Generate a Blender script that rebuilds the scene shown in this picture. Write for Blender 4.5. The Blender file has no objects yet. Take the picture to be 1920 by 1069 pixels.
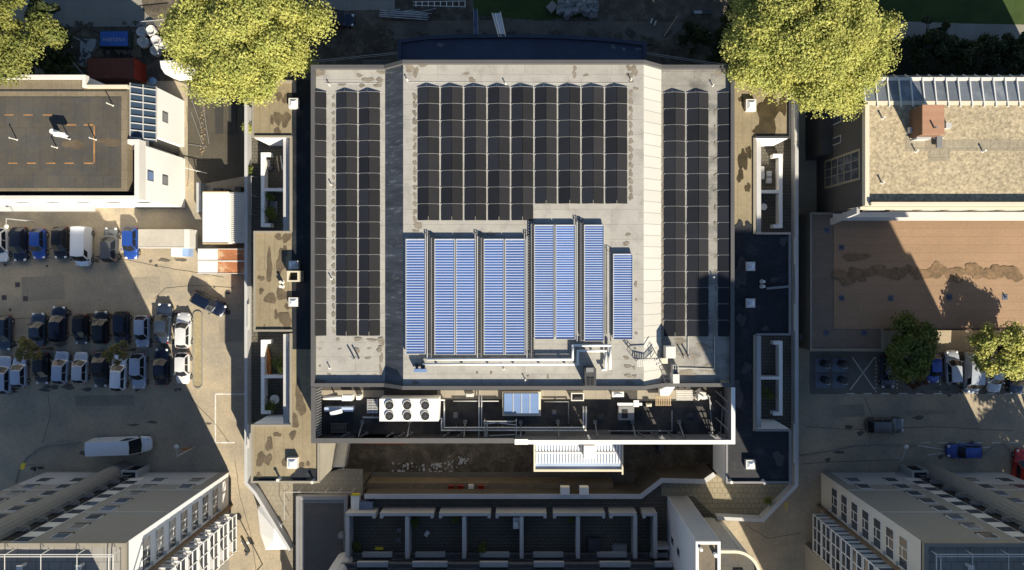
import bpy, bmesh, math, random
import numpy as np
from mathutils import Vector, Matrix
random.seed(7)
# ------------------------------------------------------------------ survey frame
# The drone hangs 85 m above the ground; 15 plan units per metre at ground level, nadir at plan point (984, 505).
HC, SC, NX, NY = 85.0, 15.0, 984.0, 505.0
def W(px, py, h=0.0):
    k = (1 - h / HC) / SC
    return ((px - NX) * k, (NY - py) * k)
scene = bpy.context.scene
COL = scene.collection
# ------------------------------------------------------------------ materials
MATS = {}
def mat(name, color, rough=0.8, var=0.18, scale=0.6, metal=0.0, spec=0.4, fine=None, coat=0.0, stretch=None, bump=0.0,
        color2=None, ramp=(0.42, 0.62), seams=None, alpha=None, trans=0.0, waves=None):
    if name in MATS: return MATS[name]
    m = bpy.data.materials.new(name); m.use_nodes = True
    nt = m.node_tree; N = nt.nodes; L = nt.links
    b = N['Principled BSDF']
    b.inputs['Roughness'].default_value = rough
    b.inputs['Metallic'].default_value = metal
    b.inputs['Specular IOR Level'].default_value = spec
    b.inputs['Coat Weight'].default_value = coat
    b.inputs['Transmission Weight'].default_value = trans
    geo = N.new('ShaderNodeNewGeometry')
    vec = geo.outputs['Position']
    if stretch:
        mp = N.new('ShaderNodeMapping'); mp.inputs['Scale'].default_value = stretch
        L.new(vec, mp.inputs['Vector']); svec = mp.outputs['Vector']
    else: svec = vec
    def noise(sc, detail, v):
        n = N.new('ShaderNodeTexNoise'); n.inputs['Scale'].default_value = sc; n.inputs['Detail'].default_value = detail
        n.inputs['Roughness'].default_value = 0.6
        L.new(v, n.inputs['Vector']); return n.outputs['Fac']
    def mult(colsock, fac, lo, hi):
        mr = N.new('ShaderNodeMapRange'); L.new(fac, mr.inputs['Value'])
        mr.inputs['From Min'].default_value = 0.3; mr.inputs['From Max'].default_value = 0.7
        mr.inputs['To Min'].default_value = lo; mr.inputs['To Max'].default_value = hi
        mx = N.new('ShaderNodeVectorMath'); mx.operation = 'SCALE'
        L.new(colsock, mx.inputs[0]); L.new(mr.outputs['Result'], mx.inputs['Scale']); return mx.outputs['Vector']
    rgb = N.new('ShaderNodeRGB'); rgb.outputs[0].default_value = (*color, 1)
    c = rgb.outputs[0]
    if color2:
        f = noise(scale, 5, svec)
        rp = N.new('ShaderNodeMapRange'); rp.inputs['From Min'].default_value = ramp[0]; rp.inputs['From Max'].default_value = ramp[1]
        L.new(f, rp.inputs['Value'])
        mx = N.new('ShaderNodeMix'); mx.data_type = 'RGBA'
        mx.inputs['A'].default_value = (*color, 1); mx.inputs['B'].default_value = (*color2, 1)
        L.new(rp.outputs['Result'], mx.inputs['Factor']); c = mx.outputs['Result']
    if var:
        c = mult(c, noise(scale * 0.37, 6, svec), 1 - var, 1 + var)
    if fine:
        c = mult(c, noise(fine[0], 3, vec), 1 - fine[1], 1 + fine[1])
    if seams:      # (brick width, row height, mortar size, darkness, axis swap)
        bt = N.new('ShaderNodeTexBrick'); bt.inputs['Scale'].default_value = 1.0
        bt.inputs['Brick Width'].default_value = seams[0]; bt.inputs['Row Height'].default_value = seams[1]
        bt.inputs['Mortar Size'].default_value = seams[2]; bt.inputs['Mortar Smooth'].default_value = 0.3
        bt.inputs['Color1'].default_value = (1, 1, 1, 1); bt.inputs['Color2'].default_value = (0.93, 0.93, 0.93, 1)
        d = seams[3]; bt.inputs['Mortar'].default_value = (d, d, d, 1)
        v = vec
        if len(seams) > 4 and seams[4]:
            mp = N.new('ShaderNodeMapping'); mp.inputs['Rotation'].default_value = (0, 0, math.pi / 2)
            L.new(vec, mp.inputs['Vector']); v = mp.outputs['Vector']
        L.new(v, bt.inputs['Vector'])
        mm = N.new('ShaderNodeVectorMath'); mm.operation = 'MULTIPLY'
        L.new(c, mm.inputs[0]); L.new(bt.outputs['Color'], mm.inputs[1]); c = mm.outputs['Vector']
    if waves:      # (scale, darkness, axis)
        wv = N.new('ShaderNodeTexWave'); wv.bands_direction = waves[2]; wv.inputs['Scale'].default_value = waves[0]
        wv.inputs['Distortion'].default_value = 0.0
        L.new(vec, wv.inputs['Vector'])
        c = mult(c, wv.outputs['Fac'], waves[1], 1.0)
    L.new(c, b.inputs['Base Color'])
    if bump:
        bp = N.new('ShaderNodeBump'); bp.inputs['Strength'].default_value = bump; bp.inputs['Distance'].default_value = 0.05
        L.new(noise(fine[0] if fine else 6, 4, vec), bp.inputs['Height']); L.new(bp.outputs['Normal'], b.inputs['Normal'])
    if rough < 0.9 and not coat:
        mr = N.new('ShaderNodeMapRange'); L.new(noise(1.3, 4, vec), mr.inputs['Value'])
        mr.inputs['To Min'].default_value = max(0, rough - 0.12); mr.inputs['To Max'].default_value = min(1, rough + 0.12)
        L.new(mr.outputs['Result'], b.inputs['Roughness'])
    MATS[name] = m
    return m

def vary(m, lo, hi):      # every panel a touch lighter or darker than its neighbour
    nt = m.node_tree; b = nt.nodes['Principled BSDF']; l = b.inputs['Base Color'].links[0]; s_ = l.from_socket
    oi = nt.nodes.new('ShaderNodeObjectInfo'); mr = nt.nodes.new('ShaderNodeMapRange'); nt.links.new(oi.outputs['Random'], mr.inputs['Value'])
    mr.inputs['To Min'].default_value = lo; mr.inputs['To Max'].default_value = hi
    mx = nt.nodes.new('ShaderNodeVectorMath'); mx.operation = 'SCALE'; nt.links.new(s_, mx.inputs[0]); nt.links.new(mr.outputs['Result'], mx.inputs['Scale']); nt.links.new(mx.outputs['Vector'], b.inputs['Base Color'])
# ------------------------------------------------------------------ mesh builder
class MB:
    def __init__(s): s.v = []; s.f = []; s.m = []
    def poly(s, pts, m=0):
        n = len(s.v); s.v += [tuple(p) for p in pts]; s.f.append(tuple(range(n, n + len(pts)))); s.m.append(m); return s
    def raw(s, vs, fs, m=0):
        n = len(s.v); s.v += [tuple(p) for p in vs]
        for f in fs: s.f.append(tuple(i + n for i in f)); s.m.append(m)
        return s
    def prism(s, xy, z0, z1, m=0, mtop=None):
        n = len(xy); vs = [(x, y, z0) for x, y in xy] + [(x, y, z1) for x, y in xy]
        fs = [tuple(range(n))[::-1]] + [(i, (i + 1) % n, n + (i + 1) % n, n + i) for i in range(n)]
        s.raw(vs, fs, m); k = len(s.v) - n
        s.f.append(tuple(range(k, k + n))); s.m.append(m if mtop is None else mtop); return s
    def box(s, x0, y0, z0, x1, y1, z1, m=0, mtop=None):
        x0, x1 = min(x0, x1), max(x0, x1); y0, y1 = min(y0, y1), max(y0, y1)
        return s.prism([(x0, y0), (x1, y0), (x1, y1), (x0, y1)], z0, z1, m, mtop)
    def pb(s, a, b, c, d, z0, z1, m=0, mtop=None):       # plan rectangle read at the height of its top
        x0, y0 = W(a, b, z1); x1, y1 = W(c, d, z1); return s.box(x0, y1, z0, x1, y0, z1, m, mtop)
    def pp(s, pts, z0, z1, m=0, mtop=None): return s.prism([W(a, b, z1) for a, b in pts], z0, z1, m, mtop)
    def bar(s, p, q, w, h, m=0):                          # box section between two 3-D points
        p, q = Vector(p), Vector(q); d = q - p
        if d.length < 1e-6: return s
        d.normalize(); up = Vector((0, 0, 1)) if abs(d.z) < 0.95 else Vector((1, 0, 0))
        r = d.cross(up).normalized() * w / 2; u = r.cross(d).normalized() * h / 2
        vs = [p - r - u, p + r - u, p + r + u, p - r + u, q - r - u, q + r - u, q + r + u, q - r + u]
        return s.raw(vs, [(3, 2, 1, 0), (4, 5, 6, 7), (0, 1, 5, 4), (1, 2, 6, 5), (2, 3, 7, 6), (3, 0, 4, 7)], m)
    def cyl(s, p, q, r, n=10, m=0, r2=None):
        p, q = Vector(p), Vector(q); d = (q - p).normalized(); r2 = r if r2 is None else r2
        up = Vector((0, 0, 1)) if abs(d.z) < 0.95 else Vector((1, 0, 0))
        a = d.cross(up).normalized(); b = d.cross(a)
        vs = []
        for P, R in ((p, r), (q, r2)):
            for i in range(n):
                t = 2 * math.pi * i / n; vs.append(P + a * math.cos(t) * R + b * math.sin(t) * R)
        fs = [(i, (i + 1) % n, n + (i + 1) % n, n + i) for i in range(n)] + [tuple(range(n))[::-1], tuple(range(n, 2 * n))]
        return s.raw(vs, fs, m)
    def path(s, pts, r, n=8, m=0):
        for a, b in zip(pts, pts[1:]): s.cyl(a, b, r, n, m)
        for a in pts[1:-1]: s.ball(a, r * 1.15, m=m, n=6)
        return s
    def ball(s, c, r, rz=None, m=0, n=8, k=5):
        rz = rz or r; vs = []; fs = []
        for j in range(k + 1):
            a = math.pi * j / k - math.pi / 2
            for i in range(n):
                t = 2 * math.pi * i / n
                vs.append((c[0] + r * math.cos(a) * math.cos(t), c[1] + r * math.cos(a) * math.sin(t), c[2] + rz * math.sin(a)))
        for j in range(k):
            for i in range(n): fs.append((j * n + i, j * n + (i + 1) % n, (j + 1) * n + (i + 1) % n, (j + 1) * n + i))
        return s.raw(vs, fs, m)
    def wall(s, pts, w, z0, z1, m=0, close=False):        # mitred wall along a plan path
        pts = [Vector(p) for p in pts]; n = len(pts); L = []; R = []
        for i in range(n):
            a = pts[i - 1] if (i > 0 or close) else None; b = pts[(i + 1) % n] if (i < n - 1 or close) else None
            d1 = (pts[i] - a).normalized() if a is not None else None; d2 = (b - pts[i]).normalized() if b is not None else None
            d1 = d1 or d2; d2 = d2 or d1
            n1 = Vector((-d1.y, d1.x)); n2 = Vector((-d2.y, d2.x)); nn = (n1 + n2).normalized()
            k = w / 2 / max(0.3, nn.dot(n1)); L.append(pts[i] + nn * k); R.append(pts[i] - nn * k)
        rng = range(n if close else n - 1)
        vs = [(*p, z0) for p in L] + [(*p, z0) for p in R] + [(*p, z1) for p in L] + [(*p, z1) for p in R]
        fs = []
        for i in rng:
            j = (i + 1) % n
            fs += [(2*n + i, 2*n + j, 3*n + j, 3*n + i), (i, j, 2*n + j, 2*n + i), (n + j, n + i, 3*n + i, 3*n + j), (j, i, n + i, n + j)]
        if not close: fs += [(0, n, 3*n, 2*n), (n - 1, 2*n - 1, 4*n - 1, 3*n - 1)]
        return s.raw(vs, fs, m)
    def build(s, name, mats, parent=None, off=None, smooth=False, label=None):
        if not isinstance(mats, (list, tuple)): mats = [mats]
        if off is None: off = parent.location if parent is not None else (0, 0, 0)
        P = parent.get('_depth', 0) if parent is not None else 0
        me = bpy.data.meshes.new(name)
        a = np.array(s.v, dtype=float) - np.array(off, dtype=float)
        me.from_pydata(a.tolist(), [], s.f)
        for m in mats: me.materials.append(m)
        me.polygons.foreach_set('material_index', s.m)
        bm = bmesh.new(); bm.from_mesh(me); bmesh.ops.recalc_face_normals(bm, faces=bm.faces); bm.to_mesh(me); bm.free()
        if smooth: me.polygons.foreach_set('use_smooth', [True] * len(me.polygons))
        me.update()
        o = bpy.data.objects.new(name, me); COL.objects.link(o)
        if parent is not None: o.parent = parent
        if label: o['label'] = label
        return o
def props(o, label, cat, group=None):
    o['label'] = label; o['category'] = cat
    if group: o['group'] = group
    return o
def thing(name, label, cat, loc=(0, 0, 0), group=None):
    o = bpy.data.objects.new(name, None); COL.objects.link(o); o.location = loc; o.empty_display_size = 0.3
    return props(o, label, cat, group)
def solo(mb, name, mats, label, cat, group=None, smooth=False):
    a = np.array(s_v(mb)); c = ((a[:, 0].min() + a[:, 0].max()) / 2, (a[:, 1].min() + a[:, 1].max()) / 2, a[:, 2].min())
    o = mb.build(name, mats, off=c, smooth=smooth); o.location = c
    return props(o, label, cat, group)
def s_v(mb): return mb.v
def struct(mb, name, mats, kind='structure', **k):
    o = mb.build(name, mats, **k); o['kind'] = kind; return o
def sub(mb, name, mats, part, root, **k):               # sub-part: modelled in world space under a part of root
    return mb.build(name, mats, parent=part, off=root.location, **k)
def copy_tree(o, parent=None):
    c = o.copy(); COL.objects.link(c); c.parent = parent
    for ch in o.children: copy_tree(ch, c)
    return c
def blob(mb, px, py, rx, ry, z, seed=0, n=18, m=0, ang=0):   # an irregular patch lying on a roof (damp, moss, wear, painted shade)
    r = random.Random(seed * 31 + int(px) * 7 + int(py)); x, y = W(px, py, z); k = (1 - z / HC) / SC
    ph = [r.uniform(0, 6.28) for _ in range(4)]; pts = []
    for i in range(n):
        t = 2 * math.pi * i / n
        q = 1 + 0.18 * math.sin(2 * t + ph[0]) + 0.14 * math.sin(3 * t + ph[1]) + 0.10 * math.sin(5 * t + ph[2]) + r.uniform(-.06, .06)
        u, v = rx * k * q * math.cos(t), ry * k * q * math.sin(t)
        pts.append((x + u * math.cos(ang) - v * math.sin(ang), y + u * math.sin(ang) + v * math.cos(ang), z + .0012 * (len(mb.f) % 40)))
    mb.poly(pts, m)

# palette
asphalt = mat('ground_paving', (.38, .315, .222), .9, .15, .25, fine=(3.0, .12), color2=(.265, .235, .185), ramp=(.38, .68))
tarmac = mat('tarmac', (.12, .115, .105), .85, .15, .3, fine=(4, .12))
dirt = mat('dirt', (.085, .07, .052), .95, .35, .8, fine=(5, .3), color2=(.16, .135, .10), ramp=(.45, .7), bump=.3)
concrete = mat('concrete', (.26, .245, .21), .85, .12, .5, fine=(4, .1), seams=(2.4, 2.4, .03, .75))
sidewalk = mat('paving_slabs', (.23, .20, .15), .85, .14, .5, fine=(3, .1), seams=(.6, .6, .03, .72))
darkpave = mat('dark_pavers', (.11, .10, .08), .9, .25, .5, fine=(4, .15), seams=(.4, .4, .05, .5))
grass = mat('lawn', (.035, .06, .012), .95, .3, .8, fine=(8, .4))
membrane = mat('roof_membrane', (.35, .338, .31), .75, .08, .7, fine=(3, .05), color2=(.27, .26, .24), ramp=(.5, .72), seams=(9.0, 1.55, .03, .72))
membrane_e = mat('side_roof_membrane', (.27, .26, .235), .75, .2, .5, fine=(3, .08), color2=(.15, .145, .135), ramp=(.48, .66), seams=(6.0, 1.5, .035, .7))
damp = mat('damp_membrane', (.20, .175, .14), .6, .25, 2.0, fine=(6, .2))
stain = mat('wet_stain', (.11, .085, .055), .5, .3, 2.0, fine=(6, .25))
stainb = mat('deep_wet_stain', (.055, .042, .022), .4, .4, 2.0, fine=(8, .4))
tanroof = mat('tan_roofing', (.25, .205, .13), .8, .16, .6, fine=(3, .1), seams=(1.05, 14, .03, .7))
capgrey = mat('grey_coping', (.085, .083, .085), .55, .08, .5, spec=.5)
capwhite = mat('white_coping', (.80, .79, .76), .4, .04, .5)
white = mat('white_render', (.78, .77, .75), .7, .04, .4, fine=(3, .02))
offwhite = mat('off_white_paint', (.62, .60, .56), .6, .08, .6)
lightgrey = mat('light_grey_paint', (.42, .42, .42), .6, .08, .6)
midgrey = mat('mid_grey_metal', (.20, .20, .205), .5, .1, .8)
darkgrey = mat('dark_grey_metal', (.055, .056, .06), .5, .12, .8)
black = mat('black_rubber', (.015, .015, .017), .8, .1, 1)
stucco = mat('grey_stucco', (.27, .255, .225), .85, .07, .3, fine=(3, .04))
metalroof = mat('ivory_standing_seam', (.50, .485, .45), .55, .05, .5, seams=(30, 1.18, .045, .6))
shadeslope = mat('streaked_painted_shade', (.075, .085, .105), .6, .35, .9, stretch=(.45, 3.4, 1), color2=(.30, .31, .32), ramp=(.56, .80), spec=.25, seams=(30, 1.18, .03, .7))  # shade of the west slope painted into the base colour, with streaks
pvw = mat('solar_glass_west', (.018, .020, .026), .45, .12, .6, spec=.22)
pve = mat('solar_glass_east', (.0225, .022, .0235), .45, .12, .6, spec=.22)
alu = mat('aluminium', (.62, .62, .60), .35, .06, 1, metal=.35)
tubeblue = mat('blue_glass_tube', (.085, .165, .42), .25, .1, .8, spec=.6)
tubewhite = mat('tube_reflector', (.54, .62, .80), .4, .04, 1, metal=.1)
pipewhite = mat('white_lagged_pipe', (.78, .77, .74), .45, .05, 1)
navy = mat('dark_shade_roofing', (.013, .015, .020), .6, .4, .5, fine=(3, .25), spec=.3, color2=(.032, .034, .038), ramp=(.52, .7))  # near-black roofing tone with the wings' shade painted in
worn = mat('worn_bitumen', (.05, .05, .052), .8, .3, 1.0, fine=(3, .2))
bitumen = mat('lane_bitumen', (.05, .05, .052), .7, .25, .6, fine=(3, .15))
terrmat = mat('terrace_bitumen', (.065, .058, .05), .7, .2, .5, fine=(3, .15), color2=(.03, .03, .032), ramp=(.45, .62), seams=(1.05, 20, .03, .75))
terrlight = mat('terrace_painted_sun', (.30, .265, .21), .8, .1, .5, seams=(1.1, 20, .03, .7))
glassdark = mat('window_glass', (.05, .06, .075), .12, .1, 1, spec=.6)
glassblue = mat('skylight_glazing', (.16, .24, .42), .2, .12, .8, spec=.6)
wood = mat('raw_wood', (.45, .34, .20), .8, .15, 2)
rust = mat('rusty_steel', (.11, .04, .028), .8, .3, 1.2, fine=(5, .2))
redpaint = mat('red_container_paint', (.30, .035, .02), .6, .15, 1)
browntile = mat('brown_roofing', (.30, .195, .12), .8, .1, .4, fine=(3, .08), seams=(40, .98, .035, .78))
browntile2 = mat('brown_lower_roofing', (.16, .125, .095), .8, .15, .5, fine=(3, .1), seams=(40, 1.2, .03, .8))
gravel = mat('roof_gravel', (.365, .305, .205), .95, .10, .4, fine=(3.2, .40), bump=1.0)
darkwall = mat('dark_grey_wall', (.075, .072, .068), .85, .1, .4, fine=(2, .05))
creamwall = mat('cream_cornice', (.60, .54, .42), .7, .06, .5)
leftroof = mat('grey_brown_membrane', (.078, .068, .054), .8, .16, .6, fine=(2.5, .08), seams=(1.55, 5.2, .035, .72), color2=(.064, .062, .058), ramp=(.4, .6))
leftroof2 = mat('sandy_roof_border', (.19, .155, .105), .85, .15, .6, fine=(3, .12), seams=(1.1, 1.1, .03, .75))
orange = mat('faded_orange_paint', (.33, .17, .065), .8, .35, 3)
yellowp = mat('yellow_paint', (.65, .50, .03), .6, .1, 1)
linewhite = mat('road_paint', (.62, .60, .55), .8, .25, 3)
vary(pvw, .72, 1.3); vary(pve, .72, 1.3); vary(tubeblue, .8, 1.2)
SKY_STRENGTH, SUN_STRENGTH, EXPOSURE = 0.056, 4.8, 1.05
# ------------------------------------------------------------------ world, sun, camera
SD = Vector((0.447 * math.cos(math.radians(31.3)), -0.894 * math.cos(math.radians(31.3)), math.sin(math.radians(31.3)))).normalized()
w = bpy.data.worlds.new('World'); scene.world = w; w.use_nodes = True
nt = w.node_tree; bg = nt.nodes['Background']
sky = nt.nodes.new('ShaderNodeTexSky'); sky.sky_type = 'NISHITA'; sky.sun_disc = False
sky.sun_elevation = math.radians(31.3); sky.sun_rotation = math.radians(153.4); sky.air_density = 1.0; sky.dust_density = 0.2; sky.ozone_density = 2.5
nt.links.new(sky.outputs[0], bg.inputs[0]); bg.inputs[1].default_value = SKY_STRENGTH
ld = bpy.data.lights.new('sun', 'SUN'); ld.energy = SUN_STRENGTH; ld.angle = math.radians(.5); ld.color = (1.0, .90, .72)
lo = bpy.data.objects.new('sun', ld); COL.objects.link(lo); lo.rotation_euler = SD.to_track_quat('Z', 'Y').to_euler(); lo.location = SD * 300
cd = bpy.data.cameras.new('camera'); cam = bpy.data.objects.new('camera', cd); COL.objects.link(cam)
cd.sensor_width = 36; cd.lens = 36 * HC / (1920 / SC); cam.location = (0, 0, HC); cd.clip_end = 2000; cd.clip_start = 1
cd.shift_x = -24 / 1920; cd.shift_y = -29.5 / 1920
scene.camera = cam
vs_ = scene.view_settings; vs_.view_transform = 'Standard'; vs_.look = 'None'; vs_.gamma = 1; vs_.exposure = EXPOSURE

# ------------------------------------------------------------------ ground
g = MB(); g.poly([(-900, -900, 0), (900, -900, 0), (900, 900, 0), (-900, 900, 0)]); struct(g, 'ground', asphalt)
def sheet(name, pts, z, m, kind='structure'):
    b = MB(); b.poly([(*W(x, y, 0), z) for x, y in pts]); return struct(b, name, m, kind)
sheet('dirt_yard', [(90, -160), (1400, -160), (1400, 150), (590, 150), (470, 200), (330, 152), (90, 152)], .004, dirt)  # bare soil, right end stretched to darken ground in shade
sheet('concrete_pad', [(60, -160), (250, -160), (268, 20), (300, 50), (70, 50), (60, 20)], .008, concrete)
sheet('slab_path', [(600, -20), (740, -20), (740, 18), (640, 20), (600, 10)], .008, concrete)
sheet('service_road', [(720, 40), (900, 38), (1290, 42), (1250, 78), (900, 72), (730, 74)], .010, mat('dusty_track', (.145, .125, .10), .95, .3, .9, fine=(4, .2)))
sheet('lawn', [(1560, -200), (2100, -200), (2100, 50), (1800, 44), (1690, 40), (1560, 30)], .006, grass)
sheet('grass_verge', [(880, -60), (1110, -60), (1110, 30), (1010, 38), (890, 28)], .012, grass)
sheet('park_path', [(1560, 34), (1690, 40), (1800, 45), (2100, 52), (2100, 86), (1800, 76), (1560, 66)], .010, concrete)
sheet('planting_bed', [(1500, 70), (1800, 78), (2100, 88), (2100, 200), (1500, 200)], .008, mat('bed_soil', (.02, .022, .012), .95, .3, 1))
sheet('alley_paving', [(352, 150), (462, 150), (462, 330), (380, 345), (352, 300)], .004, mat('alley_tarmac', (.075, .066, .05), .9, .2, .7, fine=(3, .12), seams=(3.4, 3.4, .04, .7)))
sheet('courtyard_floor', [(600, 800), (1345, 800), (1345, 935), (600, 935)], .006, dirt)
sheet('parking_strip', [(1518, 660), (2000, 660), (2000, 739), (1518, 739)], .006, mat('parking_asphalt', (.14, .13, .115), .9, .14, .5, fine=(4, .1)))
def kerb(name, pts, w, z, m=concrete):
    b = MB(); b.wall([W(x, y, z) for x, y in pts], w, 0, z, m=0); return struct(b, name, m)
# kerbed island at the end of the parking rows (rounded loop)
pts = []
for i in range(12): a = math.pi * i / 11; pts.append((370.5 + 8 * math.cos(a), 592 - 8 * math.sin(a)))
for i in range(12): a = math.pi + math.pi * i / 11; pts.append((370.5 + 8 * math.cos(a), 720 - 8 * math.sin(a)))
b = MB(); b.wall([W(x, y, .12) for x, y in pts], .16, 0, .12, close=True); struct(b, 'kerb', concrete)
b = MB(); b.poly([(*W(x, y, .05), .05) for x, y in pts]); struct(b, 'kerbed_island', mat('island_gravel', (.30, .25, .15), .95, .15, 1, fine=(5, .2)))
# kerb arc near the left tower and along the right one
kerb('kerb', [(28, 905), (36, 878), (50, 858), (70, 842), (95, 833), (150, 829)], .16, .12)
kerb('kerb', [(1494, 857), (1560, 846), (1600, 837), (1660, 834), (1720, 836)], .16, .12)
kerb('kerb', [(1840, 858), (1866, 836), (1882, 832), (1894, 842), (1896, 890)], .16, .12)
# painted markings
def line(b, a, c, wd=.11):
    p, q = Vector(W(*a)), Vector(W(*c)); d = (q - p).normalized(); n = Vector((-d.y, d.x)) * wd / 2
    b.poly([(*(p - n), .014), (*(p + n), .014), (*(q + n), .014), (*(q - n), .014)])
b = MB()
line(b, (404, 739), (404, 830), .16); line(b, (404, 739), (459, 739), .16); line(b, (404, 830), (440, 830), .16)
for x in (452, 462): line(b, (x, 1018), (x + 7, 1018), .3)
struct(b, 'bay_marking', linewhite)
b = MB()
line(b, (1598, 670), (1640, 731)); line(b, (1640, 670), (1594, 731))
for x in range(1586, 1920, 33): line(b, (x, 738), (x + 16, 738), .12)
for x0 in (1642, 1682, 1763):
    for y in range(670, 734, 7): line(b, (x0, y), (x0, y + 3), .12)
for x in range(1727, 1920, 33): line(b, (x, 830), (x + 17, 830), .12)
line(b, (1718, 835), (1779, 844)); line(b, (1740, 853), (1779, 848)); line(b, (1843, 840), (1857, 838))
struct(b, 'road_marking', linewhite)
arrow = MB(); line(arrow, (1474, 957), (1474, 943), .12); line(arrow, (1470, 947), (1474, 942), .1); line(arrow, (1478, 947), (1474, 942), .1)
struct(arrow, 'painted_arrow', yellowp)
patchm = mat('asphalt_repair', (.255, .222, .17), .9, .15, .6, fine=(4, .15)); oil = mat('oil_stain', (.10, .088, .07), .7, .3, 2, fine=(6, .3)); crackm = mat('crack_sealant', (.07, .062, .05), .8, .2, 2)
rg = random.Random(77)
for q_ in [[(40, 520), (120, 516), (122, 560), (42, 566)], [(250, 520), (300, 518), (300, 548), (252, 550)], [(140, 742), (250, 740), (252, 760), (142, 762)], [(1560, 760), (1620, 758), (1622, 780), (1562, 784)], [(1700, 770), (1790, 768), (1790, 776), (1700, 780)], [(410, 600), (455, 598), (455, 640), (412, 642)]]: sheet('asphalt_patch', q_, .006, patchm)
b = MB()
def gblob(b, px, py, rx, ry, z=.009):
    x, y = W(px, py); ph = rg.uniform(0, 6); b.poly([(x + rx / SC * math.cos(t) * (1 + .3 * math.sin(3 * t + ph)), y + ry / SC * math.sin(t) * (1 + .3 * math.sin(2 * t + ph)), z + .0004 * (len(b.f) % 60)) for t in [i * math.pi / 8 for i in range(16)]])
for i in range(46): gblob(b, rg.uniform(5, 350), rg.choice((485, 643, 652, 730, 592)) + rg.uniform(-6, 6), rg.uniform(3, 12), rg.uniform(2, 5))
for i in range(14): gblob(b, rg.uniform(1670, 1915), 735 + rg.uniform(-8, 8), rg.uniform(3, 9), rg.uniform(2, 4))
for i in range(16): gblob(b, rg.choice((rg.uniform(150, 400), rg.uniform(1510, 1900))), rg.uniform(780, 870), rg.uniform(3, 12), rg.uniform(2, 5))
struct(b, 'oil_stains', oil, 'stuff')['label'] = 'dark oil and damp stains on the paving'
b = MB()
def crack(pts):
    for p, q_ in zip(pts, pts[1:]):
        n = 5
        for i in range(n):
            a_ = (p[0] + (q_[0] - p[0]) * i / n + rg.uniform(-.8, .8), p[1] + (q_[1] - p[1]) * i / n + rg.uniform(-.8, .8)); c_ = (p[0] + (q_[0] - p[0]) * (i + 1) / n, p[1] + (q_[1] - p[1]) * (i + 1) / n)
            line(b, a_, c_, .06)
for pts in ([(0, 600), (120, 592), (250, 597), (340, 590)], [(0, 487), (200, 480), (300, 500), (420, 520)], [(90, 738), (95, 780), (80, 830)], [(350, 740), (400, 790), (430, 830)], [(440, 860), (450, 930), (470, 1000), (480, 1069)], [(1510, 800), (1600, 806), (1750, 800), (1900, 808)], [(1620, 742), (1640, 790), (1630, 830)], [(1505, 870), (1560, 866), (1700, 862)], [(290, 560), (310, 540), (370, 535), (440, 540)], [(350, 200), (356, 280), (352, 350)], [(1400, 985), (1440, 1010), (1500, 1000)]): crack(pts)
struct(b, 'paving_cracks', crackm, 'stuff')['label'] = 'sealed cracks running across the paving'
# manhole covers and drains
mh = mat('cast_iron_cover', (.06, .055, .05), .7, .2, 2)
GL = 'flush covers in the parking yard'
for i, (x, y, s_, t) in enumerate([(33, 534, 9, 'square iron cover between parked rows, upper of three near left edge'), (8, 558, 9, 'square iron cover by the left edge between the parked rows'),
        (48, 560, 9, 'square iron cover right of the one by the left edge'), (19, 581, 5, 'small round-looking drain just above the second parking row'),
        (293, 498, 5, 'small iron drain in sunlit paving below the white utility box'), (88, 499, 4, 'small drain cover below the dark hatchback of the first row'),
        (427, 548, 8, 'iron cover in the shade right of the turning dark car, upper one'), (428, 586, 8, 'iron cover in the shade right of the turning dark car, lower one'),
        (337, 730, 5, 'small dark drain below the last white hatchback'), (10, 497, 5, 'small iron drain below the first row near left edge')]):
    q = MB(); k = s_ / 2 / SC; X, Y = W(x, y)
    q.box(X - k, Y - k, .004, X + k, Y + k, .018); solo(q, 'manhole_cover', mh, t, 'manhole cover', GL)

# ------------------------------------------------------------------ main building
HM, HS, HL, HT, HP = 14.6, 12.8, 9.5, 10.8, 4.0
mainb = thing('main_building', 'large flat-roofed building covered in solar panels, filling the centre', 'building', (0, 4, 0))
xl, xr = -22.5, 22.05; ys, yn = -12.35, 21.5
cx0, cx1 = W(756, 0, HM)[0], W(1207, 0, HM)[0]
sx0, sx1 = W(722, 0, HS)[0], W(1240, 0, HS)[0]
b = MB(); b.box(xl, ys, 0, xr, yn, HS - .3); b.box(xl + .3, ys - 5.9, 0, xr - .3, ys, HT - .2); b.build('wall', stucco, mainb)
b = MB()
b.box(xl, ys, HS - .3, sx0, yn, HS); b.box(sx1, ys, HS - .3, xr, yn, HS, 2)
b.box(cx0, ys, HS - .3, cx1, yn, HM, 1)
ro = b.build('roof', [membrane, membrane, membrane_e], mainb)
b = MB(); b.raw([(sx0, ys, HS - .3), (cx0, ys, HS - .3), (cx0, ys, HM), (sx0, ys, HS), (sx0, yn, HS - .3), (cx0, yn, HS - .3), (cx0, yn, HM), (sx0, yn, HS)],
      [(0, 1, 2, 3), (7, 6, 5, 4), (3, 2, 6, 7), (0, 3, 7, 4)]); sub(b, 'sloped_panel', shadeslope, ro, mainb, label='streaked west-facing slope of the raised roof, painted dark for its shade')
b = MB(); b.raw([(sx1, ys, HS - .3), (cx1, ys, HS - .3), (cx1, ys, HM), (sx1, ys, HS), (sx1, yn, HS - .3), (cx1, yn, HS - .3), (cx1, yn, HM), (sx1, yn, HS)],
      [(0, 1, 2, 3), (7, 6, 5, 4), (3, 2, 6, 7), (0, 3, 7, 4)]); sub(b, 'sloped_panel', metalroof, ro, mainb, label='bright ivory east-facing slope of the raised roof')
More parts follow.
